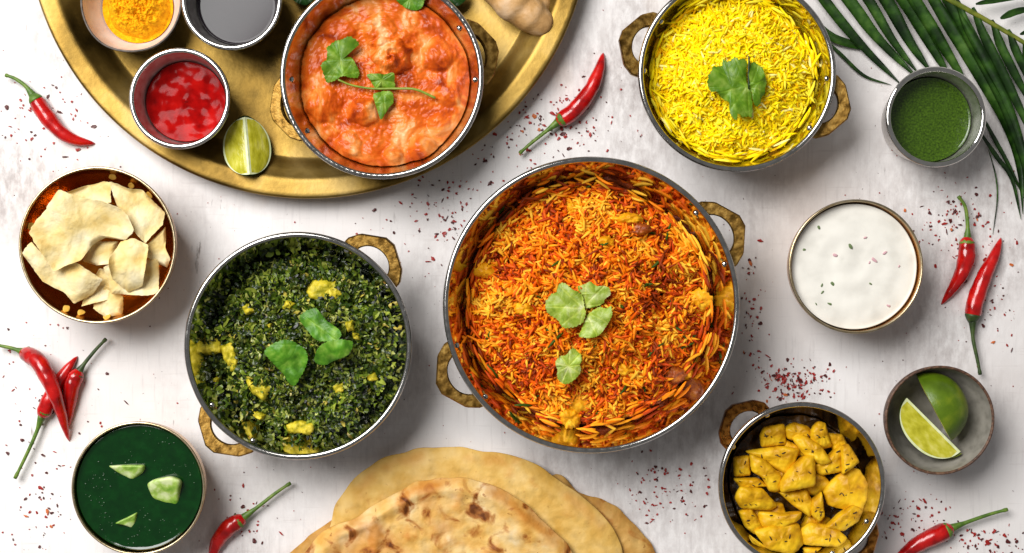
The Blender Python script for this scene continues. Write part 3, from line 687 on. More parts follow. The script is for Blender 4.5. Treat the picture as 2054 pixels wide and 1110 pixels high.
# ---------------------------------------------------------------- potatoes (aloo)
def potato_mat():
    return mat('cumin_potato', ['#8a5206', '#cc960e', '#e2b216', '#ecc22a'], 75, 0.45, bump=0.45, bscale=300, bdist=.001, spec=0.28, sss=0.15, sss_col=(.003, .002, .0003), stops=[.3, .42, .55, .7])
M['aloo'] = potato_mat()
PO = (1420, 720); PS = 2.845
pots = [([(310, 440), (330, 398), (430, 380), (442, 490), (318, 502)], 0), ([(440, 405), (500, 372), (570, 390), (592, 440), (520, 470), (465, 455)], 0), ([(600, 410), (630, 368), (672, 375), (692, 450), (712, 500), (655, 512), (598, 470)], 1),
    ([(500, 465), (560, 448), (645, 500), (695, 582), (650, 602), (560, 552)], 2), ([(236, 537), (420, 508), (512, 520), (485, 600), (445, 655), (335, 590)], 1), ([(158, 572), (230, 558), (242, 662), (163, 672)], 0),
    ([(250, 560), (325, 585), (412, 668), (402, 752), (352, 752), (318, 680), (263, 650)], 2), ([(606, 558), (604, 720), (520, 738), (430, 755), (424, 710), (490, 625), (545, 575)], 3), ([(612, 610), (690, 565), (760, 502), (770, 640), (650, 662)], 1),
    ([(770, 512), (812, 500), (865, 590), (820, 625), (775, 652)], 2), ([(160, 690), (290, 688), (332, 730), (200, 742)], 1), ([(168, 800), (190, 740), (310, 750), (392, 842), (350, 867), (200, 852)], 2),
    ([(420, 770), (560, 755), (602, 830), (582, 900), (500, 842)], 1), ([(600, 822), (650, 770), (668, 900), (640, 932), (598, 890)], 2), ([(680, 755), (740, 690), (800, 645), (862, 645), (907, 722), (900, 800), (870, 870), (800, 852), (700, 830)], 1),
    ([(688, 962), (760, 890), (832, 845), (882, 872), (862, 930), (780, 982)], 3), ([(185, 880), (250, 863), (312, 960), (272, 1002), (220, 962)], 1), ([(310, 880), (440, 890), (524, 878), (512, 922), (430, 962), (318, 962)], 2),
    ([(283, 992), (350, 970), (512, 948), (537, 1062), (480, 1112), (350, 1082)], 2), ([(540, 1000), (592, 948), (700, 960), (783, 1020), (742, 1067), (560, 1062)], 2), ([(500, 640), (640, 660), (700, 720), (620, 780), (500, 760)], -1),
    ([(250, 1010), (330, 1080), (420, 1110), (520, 1120), (470, 1180), (320, 1150)], 0), ([(560, 1085), (700, 1080), (820, 1090), (740, 1160), (600, 1170)], 0), ([(380, 640), (450, 600), (470, 720), (400, 760)], -1), ([(430, 460), (520, 500), (560, 560), (450, 540)], -1), ([(690, 430), (770, 440), (800, 500), (720, 520)], -1), ([(250, 840), (420, 830), (440, 900), (280, 920)], -1), ([(580, 890), (700, 920), (640, 1000), (540, 960)], -1)]
PL = {0: 'square potato chunk beside the bronze handle of the small karahi', 3: 'long potato strip lying across the others in the small karahi', 4: 'wide three cornered potato chunk in the small karahi, under the upright cut one',
      5: 'small square potato chunk against the small karahi wall, facing the largest karahi', 6: 'ragged bright potato strip standing in the middle of the small karahi', 7: 'large smooth wedge of potato on top in the centre of the small karahi',
      9: 'narrow curved potato wedge next to the polished wall of the small karahi', 11: 'brown edged potato block beside the small karahi wall', 13: 'thin upright potato sliver in the middle of the small karahi', 14: 'big half moon potato slice with a brown hole in the small karahi',
      15: 'bright crescent potato wedge under the half moon slice in the small karahi', 17: 'pale yellow green potato slab in the small karahi', 18: 'largest browned potato slab low in the small karahi', 19: 'boat shaped potato slice next to the rivet in the small karahi'}
PG = 'potato chunks in the small karahi'
mas = lambda x, y, t: .0165 + .005*fbm(x, y, 70, 3, 4.0)
M['masala'] = mat('potato_masala', ['#201003', '#442a06', '#6a450a'], 120, 0.4, bump=0.8, bscale=300, bdist=.0015)
food('potato_masala', 'dark oily spice masala under the potatoes in the small karahi', 'masala', k_pot, mas, M['masala'], rz=.0165, nr=60)
g = np.random.default_rng(4)
seeds_xyz = []
for q, (pts, lev) in enumerate(pots):
    zt_ = .0265 + .0026*lev + g.uniform(-.0006, .0006)
    tl = (g.uniform(-.22, .22), g.uniform(-.22, .22))
    chunk(pts, zt_, .0075, M['aloo'], PO, PS, 'potato_chunk', None, tl, q*1.7, dome_=.0010, wob=.05, rough=.0010, edge=8, rnd=.30, sharp=True, soft=3, grow=1.15, N=64, K=12,
          label=PL.get(q, 'plain yellow cumin potato chunk wedged between others in the small karahi'), cat='potato', group=PG)
    if lev >= 0:
        for _ in range(4):
            wt = np.random.default_rng(len(seeds_xyz) + 50).dirichlet([.35]*len(pts)); cx = sum(p[0] for p in pts)/len(pts); cy = sum(p[1] for p in pts)/len(pts)
            x = cx + .8*(sum(p[0]*w_ for p, w_ in zip(pts, wt)) - cx); y = cy + .8*(sum(p[1]*w_ for p, w_ in zip(pts, wt)) - cy)
            w = P(PO[0] + x/PS, PO[1] + y/PS, zt_); cc = centre(pts, zt_, PO, PS)
            seeds_xyz.append((w.x, w.y, zt_ + tl[0]*(w.x - cc.x) + tl[1]*(w.y - cc.y) + .0008))
M['cumin'] = mat('cumin', ['#2a1604', '#4a2a08'], 400, 0.6)
V0, F0 = grain_geo(.0027, .00038, .0002); Vs = []; Fs = []; n0 = 0
for p in seeds_xyz:
    E = np.array(Euler((0, random.uniform(-.2, .2), random.random()*6.28)).to_matrix()); Vs.append(V0*random.uniform(.6, 1.1) @ E.T + np.array(p) - np.array(k_pot.c)); Fs += [tuple(i + n0 for i in f) for f in F0]; n0 += len(V0)
o = obj('cumin_seeds', mesh('cumin_seeds', np.concatenate(Vs), Fs, M['cumin']), None, tuple(k_pot.c)); tag(o, 'brown cumin seeds sprinkled over the yellow potatoes', 'cumin', kind='stuff')

# ---------------------------------------------------------------- papadum
M['papad'] = mat('papadum', ['#d8ae5a', '#e8cc84', '#f0dca4', '#f5e8c0'], 60, 0.55, bump=0.8, bscale=300, bdist=.0009, spec=0.3, trans=0.10, stops=[.3, .42, .55, .68])
AO = (0, 300); AS = 2.921
paps = [('big curved papadum shard on top of the copper bowl pile', [(168, 487), (250, 370), (350, 233), (420, 262), (490, 285), (600, 300), (720, 350), (760, 400), (792, 482), (720, 532), (600, 515), (530, 560), (470, 652), (380, 682), (300, 718), (250, 620)], .0455, (.0, .15), .003),
    ('papadum shard standing behind the big one in the copper bowl', [(400, 255), (500, 215), (600, 185), (655, 195), (662, 312), (560, 330), (470, 310)], .0365, (0, -.15), .001),
    ('pointed papadum shard at the back of the copper bowl', [(650, 190), (700, 205), (760, 232), (832, 235), (880, 290), (962, 370), (950, 440), (860, 552), (760, 440), (690, 350)], .0385, (-.2, 0), .002),
    ('long papadum shard leaning on the inner wall of the copper bowl', [(130, 607), (190, 540), (280, 640), (470, 668), (602, 765), (530, 852), (425, 907), (370, 840), (250, 772)], .0375, (0, .25), .003),
    ('bubbly oval papadum shard in the copper bowl', [(700, 542), (780, 518), (872, 560), (866, 700), (832, 802), (740, 838), (660, 762), (653, 640)], .0430, (.1, .1), .003),
    ('square pale papadum shard in the copper bowl', [(608, 690), (660, 670), (720, 660), (925, 638), (930, 745), (932, 842), (870, 857), (640, 847)], .0385, (0, .1), .001),
    ('small folded papadum shard low in the copper bowl', [(540, 870), (620, 800), (722, 860), (702, 972), (620, 982), (545, 932)], .0320, (0, .2), .002),
    ('narrow ridged papadum shard against the copper bowl wall', [(850, 602), (900, 520), (962, 450), (972, 560), (1000, 640), (975, 692), (900, 662)], .0355, (-.2, .1), .002),
    ('papadum shard tucked under the big one in the copper bowl', [(470, 655), (560, 540), (690, 538), (660, 672), (560, 680)], .0350, (.1, 0), .001),
    ('curled papadum shard half hidden under the square one', [(590, 700), (660, 700), (680, 800), (640, 880), (480, 920), (500, 850)], .0310, (.1, 0), .002)]
for q, (lb, pts, z, tl, cv) in enumerate(paps):
    ctr = centre(pts, z, AO, AS); o2 = pxo(pts, z, AO, AS, ctr)
    zf = lambda x, y, t: tl[0]*x*.6 + tl[1]*y*.6 + cv*2.4*fbm(x, y, 34, 2, q*3.1) + .0011*np.clip(fbm(x, y, 130, 2, q), 0, 1) + .0030*np.maximum(t - .70, 0)**2*11*np.sin(np.arctan2(y, x)*2 + q*2)
    op = poly(o2, 150, 1); ra = np.arange(150)*.31 + q*7
    op = op*(1 + .030*perlin(ra, ra*0 + q) + .020*perlin(ra*2.7, ra*0 + q))[:, None]
    V, F = slab(op, zf, .0005, 150, 20, c=(0, 0), smooth=False)
    tag(obj('papadum_shard', mesh('papadum_shard', V, F, M['papad']), None, tuple(ctr)), lb, 'papadum', 'papadum shards in the copper bowl')
# crumbs on the bowl wall
M['crumb'] = mat('papadum_crumb', ['#d8a438', '#e8bf5a'], 200, .6)
for q, (x, y) in enumerate([(668, 150), (765, 200), (405, 945), (480, 965), (640, 990), (160, 440), (880, 260)]):
    wv = P(AO[0] + x/AS, AO[1] + y/AS, .026) - b_pap.c; a = math.atan2(wv.y, wv.x); rw = min(math.hypot(wv.x, wv.y), b_pap.R*.985)
    zz = next(z for z in np.linspace(.003, .039, 60) if b_pap.rin(z) >= rw - .0004)
    V, F = slab([(.0026*math.cos(t)*(.7 + .5*random.random()), .0022*math.sin(t)*(.7 + .5*random.random())) for t in np.arange(6)*1.047], lambda x, y, t: .0003*fbm(x, y, 400, 2, q), .0012, 24, 4)
    rw -= .0014
    o = obj('papadum_crumb', mesh('papadum_crumb', V, F, M['crumb']), None, (b_pap.c.x + rw*math.cos(a), b_pap.c.y + rw*math.sin(a), zz + .0006))
    o.rotation_euler = (Matrix.Rotation(a, 3, 'Z') @ Matrix.Rotation(-.9, 3, 'Y')).to_euler()
    tag(o, 'small golden papadum crumb on the inner wall of the copper bowl', 'crumb', 'papadum crumbs in the copper bowl')

# ---------------------------------------------------------------- paneer in the soup, herbs in the raita
M['paneer'] = mat('paneer', ['#6a9a26', '#a2c056', '#d0dca0'], 130, .35, bump=.3, bscale=300, spec=.5, stops=[.35, .5, .62])
GO = (0, 660); GS = 2.466
for q, (lb, pts, z, tl) in enumerate([('triangular pale paneer corner poking out of the green soup, near the bowl centre', [(522, 678), (620, 672), (722, 672), (712, 710), (645, 762), (570, 715)], .0352, (.15, .55)),
        ('largest pale green paneer cube poking out of the green soup', [(718, 765), (760, 740), (850, 722), (905, 745), (885, 830), (880, 905), (800, 880), (738, 850)], .0360, (.1, .5)),
        ('smallest paneer corner poking out of the green soup', [(563, 962), (620, 935), (680, 905), (672, 950), (658, 998), (610, 975)], .0347, (-.3, .4))]):
    chunk(pts, z, .009, M['paneer'], GO, GS, 'paneer_cube', None, tl, q*5.0, N=48, edge=14, wob=.015, rough=.0004, sharp=True, grow=.95, label=lb, cat='paneer', group='paneer in the green soup', rnd=.25)
M['soup_fleck'] = mat('soup_fleck', ['#06280a', '#0e3a10', '#1c4c1a'], 300, .4)
gs = np.random.default_rng(9); Vs = []; Fs = []; n0 = 0
for _ in range(260):
    rr = b_gre.R*.93*math.sqrt(gs.random()); a = gs.random()*6.28; sz = gs.uniform(.0002, .0007); k = 6
    if perlin(np.array([rr*math.cos(a)*60]), np.array([rr*math.sin(a)*60]))[0] < -.05: continue
    c = np.array([rr*math.cos(a), rr*math.sin(a), .0330])
    Vs.append(np.array([c + [sz*math.cos(t)*gs.uniform(.6, 1.2), sz*.7*math.sin(t)*gs.uniform(.6, 1.2), 0] for t in np.arange(k)*2*math.pi/k] + [c + [0, 0, .00025]])); Fs += [(n0+i, n0+(i+1) % k, n0+k) for i in range(k)]; n0 += k+1
tag(obj('herb_flecks', mesh('herb_flecks', np.concatenate(Vs), Fs, M['soup_fleck']), None, (b_gre.c.x, b_gre.c.y, 0)), 'tiny pale herb flecks floating on the dark green soup', 'herb flecks', kind='stuff')
M['fleck_g'] = mat('herb_fleck', ['#4c6438', '#7c8c5c'], 300, .5); M['fleck_p'] = mat('onion_fleck', ['#c898a0', '#d8b4b8'], 300, .5)
RO = (1480, 370); RS = 2.707
fl = bpy.data.objects.new('raita_herbs', None)
for q, (x, y, l, m_) in enumerate([(610, 335, 30, 'fleck_g'), (515, 540, 34, 'fleck_g'), (500, 650, 24, 'fleck_g'), (455, 550, 20, 'fleck_g'), (460, 585, 20, 'fleck_g'), (360, 355, 20, 'fleck_g'), (440, 235, 24, 'fleck_g'), (425, 650, 14, 'fleck_g'), (720, 540, 18, 'fleck_g'), (530, 385, 30, 'fleck_p'), (740, 410, 36, 'fleck_p'), (715, 425, 18, 'fleck_p'), (800, 370, 26, 'fleck_p'), (690, 290, 20, 'fleck_p'), (820, 660, 22, 'fleck_p'), (875, 445, 18, 'fleck_p')]):
    p = P(RO[0] + x/RS, RO[1] + y/RS, .0331); L_ = l/RS*S/2
    V, F = slab([(L_*math.cos(t)*(.7 + .6*random.random()), .5*L_*math.sin(t)*(.7 + .6*random.random())) for t in np.arange(6)*1.047], lambda x, y, t: .0002*(1 - t*t), .0005, 20, 3)
    o = obj('herb_fleck' if m_ == 'fleck_g' else 'onion_fleck', mesh('fleck', V, F, M[m_]), None, tuple(p), (0, 0, random.random()*3))
    tag(o, 'chopped green herb fleck floating in the white raita' if m_ == 'fleck_g' else 'pink onion fleck floating in the white raita', 'herb' if m_ == 'fleck_g' else 'onion', 'flecks in the raita')
bpy.data.objects.remove(fl)

# ---------------------------------------------------------------- limes
M['peel'] = mat('lime_peel', ['#3c5206', '#58720e', '#8a961e'], 60, .34, bump=.35, bscale=1100, bdist=.0004, spec=.5)
M['pith'] = mat('lime_pith', ['#cfd79a', '#e4e8c4'], 300, .5)
def pulp_mat():
    m = mat('lime_pulp', ['#a09a18', '#beb834', '#d4cc64'], 260, .25, bump=.5, bscale=420, bdist=.0006, spec=.5, sss=.3, sss_col=(.003, .003, .0008), stretch=(.5, 1, 1))
    return m
M['pulp'] = pulp_mat()
def lime(name, label, loc, rot, a, b, a0, a1, group=None):
    """piece of a lime: axis along local x, half length a, radius b, between angles a0..a1 about the axis"""
    t = thing(name, label, 'lime', loc, group); t.rotation_euler = rot
    nu, nv = 30, 24; V = []; F = []
    def R(u):   # profile with a pointed tip
        return b*(max(0, 1 - abs(u)**2.15))**.5
    us = np.sin(np.linspace(-math.pi/2, math.pi/2, nu)); vs = np.linspace(a0, a1, nv)
    for u in us:
        for v in vs: V.append((a*(u + .06*np.sign(u)*abs(u)**14), R(u)*math.cos(v), R(u)*math.sin(v)))
    for i in range(nu-1):
        for j in range(nv-1): F.append((i*nv+j, i*nv+j+1, (i+1)*nv+j+1, (i+1)*nv+j))
    obj('peel', mesh('peel', V, F, M['peel']), t)
    for v, sg in ((a0, -1), (a1, 1)):
        n_ = np.array([0, -math.sin(v), math.cos(v)])*sg; d = np.array([0, math.cos(v), math.sin(v)])
        for nm, lo, hi, off, mm in (('pith', 0.0, 1.0, -.00008, 'pith'), ('pulp', .085, .925, .0004, 'pulp')):
            V = []; F = []; k = 12
            for u in us:
                uu = u*(1.0 if nm == 'pith' else .93); r = R(uu)*.998
                for j in range(k+1):
                    s = lo*b*(1 if nm == 'pulp' else 0) + (hi*r - lo*b)*j/k if nm == 'pulp' else r*j/k
                    s = max(s, 0); bul = off*(math.sin(math.pi*min(1, j/k))**.4 if nm == 'pulp' else 1)*(1 - abs(u)**6 if nm == 'pulp' else 1)
                    if nm == 'pulp': bul += .00025*perlin(np.array([uu*9.0]), np.array([s*900.0]))[0]*math.sin(math.pi*j/k)
                    V.append(np.array([a*uu, 0, 0]) + d*s + n_*bul)
            for i in range(nu-1):
                for j in range(k):
                    f = (i*(k+1)+j, i*(k+1)+j+1, (i+1)*(k+1)+j+1, (i+1)*(k+1)+j); F.append(f if sg > 0 else f[::-1])
            obj(nm, mesh(nm, V, F, M[mm]), t)
    return t
# on the tray: ridge up, two cut faces showing
lw = P(497, 293, .020)
lime('lime_wedge', 'quarter lime with cut faces up on the brass tray', (lw.x, lw.y, TZ + .0186), (0.10, 0.10, math.radians(96)), .0172, .0168, math.radians(218), math.radians(332))
# in the stoneware bowl: half showing its peel, and a wedge showing one cut face
hp = P(1780 + 480/5.045, 730 + 445/5.045, .026)
ang = math.atan2(-(740 - 150), (625 - 310))
lime('lime_half', 'half lime with green peel up in the stoneware bowl', (hp.x, hp.y, .0235), (math.radians(4), 0, ang), .0205, .0190, math.radians(-72), math.radians(98))
wp = P(1780 + 487/5.045, 730 + 622/5.045, .028)
ang = math.atan2(-(890 - 370), (745 - 225))
lime('lime_wedge', 'lime wedge with pale cut face up in the stoneware bowl', (wp.x, wp.y, .0245), (math.radians(0), 0, ang), .0222, .0170, math.radians(180), math.radians(244))

# ---------------------------------------------------------------- chillies
M['chili'] = mat('red_chili', ['#7a0506', '#b40a09', '#cc1a12'], 120, .24, spec=.5, coat=.25, bump=.15, bscale=260, bdist=.0006, rough_var=.08)
M['stem'] = mat('chili_stem', ['#3a5a14', '#56761e', '#7a8e34'], 200, .5, bump=.4, bscale=500)
M['stem_dark'] = mat('chili_stem_dark', ['#1c2c0c', '#33481a', '#4a5a24'], 200, .5, bump=.4, bscale=500)
def chili(label, body, stem, w=17, z=.0, lift=0.0, stemm='stem', group='red chilies on the table'):
    """body: px polyline from the stem end to the tip; stem: px polyline from the cap to the free end; w half width px"""
    r = w*S; zc_ = z + r + .0003
    b0 = P(body[0][0], body[0][1], zc_)
    t = thing('red_chili', label, 'chili', (b0.x, b0.y, z), group)
    def path(pts, n, zz): return spline([tuple(P(x, y, zz) - t.location) for x, y in pts], n)
    n = 44; p = path(body, n, zc_); u = np.linspace(0, 1, n)
    rad = r*np.clip(np.interp(u, [0, .03, .10, .3, .6, .85, .96, 1], [.62, .86, .97, 1, .82, .50, .24, .05]), .03, 1)*(1 + .03*perlin(u*9 + body[0][0], u*0))
    p[:, 2] = rad + .0002 + lift*np.sin(u*math.pi)*1.0 + 0*z
    bv, bf = tube(p, rad, 20); bv = np.array(bv); cen = np.repeat(p, 20, 0); d_ = bv - cen
    bv = cen + d_*(1 + .10*fbm(bv[:, 0] + bv[:, 2]*2, bv[:, 1] - bv[:, 2], 170, 2, body[0][0]*.1))[:, None]
    obj('body', mesh('body', bv, bf, M['chili']), t)
    m = 20; q = path(stem, m, zc_); us = np.linspace(0, 1, m)
    rs = np.interp(us, [0, .12, .25, .9, .97, 1], [.0026, .0019, .0012, .00095, .0014, .0011]); q[:, 2] = np.linspace(r, r*1.1, m)
    so = obj('stem', mesh('stem', *tube(q, rs, 9), M[stemm]), t)
    d = p[0] - p[2]; d /= np.linalg.norm(d); kk = 9
    cp = np.array([p[0] + d*x for x in (-.0030, -.0018, -.0004, .0012, .0030)]); cp[:, 2] = r
    obj('calyx', mesh('calyx', *tube(cp, np.array([.92, .90, .78, .58, .34])*r, 14), M[stemm]), so)
    return t
chili('red chili on the table between the brass tray and copper bowl', [(68, 195), (92, 232), (120, 264), (150, 281), (186, 287)], [(66, 192), (50, 172), (30, 158), (11, 151)], 16)
chili('red chili between the brass tray and the yellow rice karahi', [(1122, 243), (1152, 222), (1185, 180), (1202, 140), (1211, 104)], [(1120, 245), (1090, 268), (1065, 288), (1042, 308)], 17)
chili('straight red chili with its stem pointing at the palm frond, beside the raita bowl', [(1940, 482), (1938, 520), (1924, 560), (1893, 611)], [(1941, 480), (1941, 450), (1936, 415), (1922, 394)], 17)
chili('curved red chili with its stem pointing at the lime bowl', [(1950, 640), (1958, 600), (1975, 555), (1996, 515), (2013, 477)], [(1951, 642), (1952, 680), (1960, 720), (1966, 752)], 17, stemm='stem_dark')
chili('lower red chili of the crossed trio with its stem pointing at the green soup bowl', [(86, 832), (100, 800), (124, 755), (151, 716)], [(84, 834), (72, 870), (52, 915), (30, 960)], 16)
chili('red chili of the crossed trio with its stem pointing at the copper bowl', [(156, 748), (144, 775), (138, 815), (131, 862)], [(158, 746), (172, 726), (192, 702), (213, 680)], 16, stemm='stem_dark')
chili('curved red chili lying across the other two of the crossed trio', [(48, 708), (85, 725), (112, 768), (126, 820), (134, 887)], [(46, 706), (20, 698), (-4, 693)], 17, lift=.0105)
chili('red chili between the green soup bowl and the naan stack', [(484, 1042), (455, 1062), (432, 1095), (418, 1150)], [(486, 1040), (520, 1015), (552, 990), (583, 969)], 17)
chili('red chili with long green stem below the potato karahi and lime bowl', [(1905, 1062), (1865, 1080), (1825, 1105), (1780, 1150)], [(1908, 1060), (1945, 1046), (1985, 1032), (2021, 1022)], 18)

# ---------------------------------------------------------------- ginger
M['ginger'] = mat('ginger_skin', ['#a87a44', '#c79a62', '#d6b084', '#dcbc98'], 70, .5, bump=.5, bscale=300, bdist=.0008, stops=[.3, .45, .58, .7])
def blob_tubes():
    zc_ = TZ + .0125; V = []; F = []; n0 = 0
    c = P(1050, 20, zc_)
    for pts, rs in (([(940, -75), (985, -35), (1030, 5), (1070, 35), (1098, 52)], [24, 33, 40, 33, 27]), ([(1020, -20), (1060, -40), (1100, -60)], [30, 26, 20]), ([(1050, 10), (1085, 8), (1098, 0)], [28, 20, 14]), ([(990, -40), (960, -90)], [30, 22])):
        p = spline([tuple(P(x, y, zc_) - Vector((c.x, c.y, 0))) for x, y in pts], 16); r = np.interp(np.linspace(0, 1, 16), np.linspace(0, 1, len(rs)), rs)*S
        r[0] *= .8; r[-1] *= .62; r[-2] *= .9
        r *= 1 + .05*np.sin(np.arange(16)*1.9); p[:, 2] = np.minimum(TZ + r + .0008, .020)
        v, f = tube(p, r, 16); V += list(v); F += [tuple(i + n0 for i in q) for q in f]; n0 += len(v)
    o = obj('ginger_root', mesh('ginger_root', V, F, M['ginger']), None, (c.x, c.y, 0))
    rm = o.modifiers.new('remesh', 'REMESH'); rm.mode = 'VOXEL'; rm.voxel_size = .0012; rm.use_smooth_shade = True
    sm = o.modifiers.new('smooth', 'SMOOTH'); sm.factor = .6; sm.iterations = 6
    tag(o, 'knobbly tan ginger root on the brass tray', 'ginger')
blob_tubes()

# ---------------------------------------------------------------- naan
def naan_mat(name, cols, char, lo=.60):
    m = mat(name, cols, 55, .6, bump=.5, bscale=330, bdist=.0008, detail=7, spec=.25, sss=.1, attr='Col')
    nt = m.node_tree; N = nt.nodes; L = nt.links; b = N['Principled BSDF']
    src = b.inputs['Base Color'].links[0].from_socket
    tc = N.new("ShaderNodeTexCoord")
    for sc_, th, wd, amt, colr, dist in ((38, lo - .06, .14, char*.55, '#c07a2c', .8), (75, lo + .02, .09, char, '#a05c1e', .6), (75, lo + .10, .06, char, '#5e2e0c', .6), (260, .66, .05, char*.7, '#8a4a16', .3)):
        n = N.new("ShaderNodeTexNoise"); n.inputs['Scale'].default_value = sc_; n.inputs['Detail'].default_value = 5; n.inputs['Distortion'].default_value = dist
        L.new(tc.outputs['Object'], n.inputs['Vector'])
        r = N.new("ShaderNodeMapRange"); r.inputs[1].default_value = th; r.inputs[2].default_value = th + wd; r.inputs[4].default_value = amt; L.new(n.outputs['Fac'], r.inputs[0])
        mx = N.new("ShaderNodeMix"); mx.data_type = 'RGBA'; L.new(r.outputs[0], mx.inputs[0]); L.new(src, mx.inputs[6]); mx.inputs[7].default_value = lin(colr); src = mx.outputs[2]
    L.new(src, b.inputs['Base Color'])
    return m
M['naan_plain'] = naan_mat('naan_plain', ['#c8983e', '#d8ae5c', '#e4c07a'], .35, .66)
M['naan_char'] = naan_mat('naan_char', ['#cc923c', '#dcae5e', '#e4c080', '#ecd6ac'], .95, .51)
M['naan_edge'] = naan_mat('naan_edge', ['#a8742e', '#bf9048', '#cda45e'], .85, .56)
def naan(label, pts, z, m, c, seed, amp, bub, edge_rise=0.0, thick=.0045, toast=.25):
    cv = P(c[0], c[1], z); o2 = np.array([[P(x, y, z).x - cv.x, P(x, y, z).y - cv.y] for x, y in pts])
    def zf(x, y, t):
        b_ = np.clip(fbm(x, y, 60, 2, seed), 0, 1)**1.4
        return amp*fbm(x, y, 16, 2, seed + 3) + bub*b_*(1 - t**6) + .0006*fbm(x, y, 200, 3, seed) + edge_rise*np.exp(-((t - .9)/.07)**2) - .003*t**16
    V, F = slab(o2, zf, thick, 200, 60, c=(0, 0), edge=18, wob=.03, seed=seed)
    x, y = V[:, 0], V[:, 1]
    ss = lambda v, a, b: np.clip((v - a)/(b - a), 0, 1)
    tt = np.concatenate([[0], np.repeat(1 - (1 - np.arange(1, 61)/60)**1.35, 200)]); tt = np.concatenate([tt, tt])
    br = toast*ss(fbm(x, y, 60, 2, seed) + .25*fbm(x, y, 300, 2, seed), .22, .55)*ss(fbm(x, y, 22, 2, seed + 9), -.25, .25) + .8*toast*np.exp(-((tt - .94)/.05)**2)*ss(fbm(x, y, 40, 3, seed + 4), .0, .35)
    dk = 0*toast*ss(fbm(x, y, 75, 3, seed + 30) + .3*fbm(x, y, 350, 2, seed), .50, .62)
    fl_ = toast*ss(fbm(x, y, 26, 3, seed + 60), .15, .5)*.6
    br = np.clip(br, 0, 1)[:, None]; dk = np.clip(dk, 0, 1)[:, None]; fl_ = np.clip(fl_, 0, 1)[:, None]
    C = np.ones((len(V), 3))*(1 - .22*ss(fbm(x, y, 140, 2, seed + 80), .1, .7))[:, None]; C = C*(1 - fl_) + np.array([1.12, 1.22, 1.45])*fl_; C = C*(1 - br) + np.array([.78, .50, .25])*br; C = C*(1 - dk) + np.array([.30, .13, .05])*dk
    tag(obj('naan', mesh('naan', V, F, m, cols=C), None, (cv.x, cv.y, z)), label, 'naan', 'stacked naan breads')
naan('charred edge of the lowest naan under the stack, towards the potato karahi', [(1100, 960), (1165, 992), (1215, 1006), (1262, 1042), (1312, 1106), (1340, 1200), (1280, 1330), (1120, 1380), (980, 1300), (960, 1120)], .0056, M['naan_edge'], (1140, 1180), 2.0, .0008, .0008, toast=.8)
naan('small folded naan flap at the base of the stack towards the red chili', [(520, 1180), (560, 1130), (598, 1096), (640, 1062), (690, 1042), (760, 1100), (780, 1220), (700, 1330), (560, 1300)], .0056, M['naan_edge'], (650, 1180), 5.0, .001, .001, toast=.6)
naan('smooth plain naan in the middle of the stack', [(664, 1042), (680, 1000), (712, 960), (780, 915), (865, 899), (960, 905), (1052, 922), (1110, 956), (1166, 996), (1212, 1042), (1250, 1110), (1260, 1240), (1150, 1370), (950, 1420), (760, 1370), (670, 1230), (655, 1120)], .0118, M['naan_plain'], (950, 1150), 7.0, .0014, .0022, toast=.55)
naan('blistered toasted naan on top of the stack', [(600, 1130), (640, 1075), (672, 1054), (715, 1040), (760, 1010), (800, 985), (850, 966), (930, 960), (985, 975), (1035, 1000), (1090, 1046), (1140, 1100), (1190, 1200), (1150, 1330), (980, 1420), (780, 1400), (640, 1300), (590, 1200)], .0195, M['naan_char'], (890, 1170), 11.0, .0022, .0042, edge_rise=.0026, toast=.95)

# ---------------------------------------------------------------- palm frond
M['palm'] = mat('palm_leaflet', ['#0c2006', '#1a360b', '#2e5214', '#4a6c28'], 90, .36, bump=.3, bscale=260, bdist=.0005, stretch=(1, 1, 1), spec=.5, trans=.08, stops=[.3, .45, .58, .72])
M['rachis'] = mat('palm_rachis', ['#4a5a14', '#6a7420', '#85862e'], 200, .5)
fr = thing('palm_frond', 'dark green palm frond lying on the table by the chutney cup', 'palm frond', tuple(P(1905, -5, 0)))
zr_ = .012
rp = spline([tuple(P(x, y, zz) - fr.location) for x, y, zz in ((1440, -262, .010), (1600, -172, .012), (1760, -82, .013), (1905, 0, .012), (1980, 42, .010), (2054, 86, .009), (2140, 140, .007))], 50)
obj('rachis', mesh('rachis', *tube(rp, np.linspace(.0022, .0011, 50), 9), M['rachis']), fr)
def leaflet(pts, w, z0, z1, zm=None):
    n = 26; p = spline([tuple(P(x, y, .003) - fr.location) for x, y in pts], n); u = np.linspace(0, 1, n)
    zz = np.interp(u, [0, .45, 1], [z0, zm if zm is not None else (z0 + z1)/2 + .001, z1])
    T = np.gradient(p, axis=0)[:, :2]; T /= np.linalg.norm(T, axis=1)[:, None]; Nn = np.stack([-T[:, 1], T[:, 0]], 1)
    prof = np.interp(u, [0, .08, .3, .6, .85, 1], [.25, .55, .9, .85, .5, .04])*w*.80*S/2
    V = []; F = []; ks = [-1, -.5, 0, .5, 1]; k = len(ks)
    for layer in (0, 1):
        for i in range(n):
            for s in ks:
                V.append((p[i, 0] + Nn[i, 0]*s*prof[i], p[i, 1] + Nn[i, 1]*s*prof[i], zz[i] + abs(s)*prof[i]*.42 + .0001*math.sin(i*1.3 + s*4) - layer*.0003))
    m_ = n*k
    for i in range(n-1):
        for j in range(k-1):
            f = (i*k+j, i*k+j+1, (i+1)*k+j+1, (i+1)*k+j); F.append(f[::-1]); F.append(tuple(q + m_ for q in f))
    for i in range(n-1):
        for j in (0, k-1):
            F.append((i*k+j, (i+1)*k+j, m_+(i+1)*k+j, m_+i*k+j))
    obj('leaflet', mesh('leaflet', V, F, M['palm']), fr)
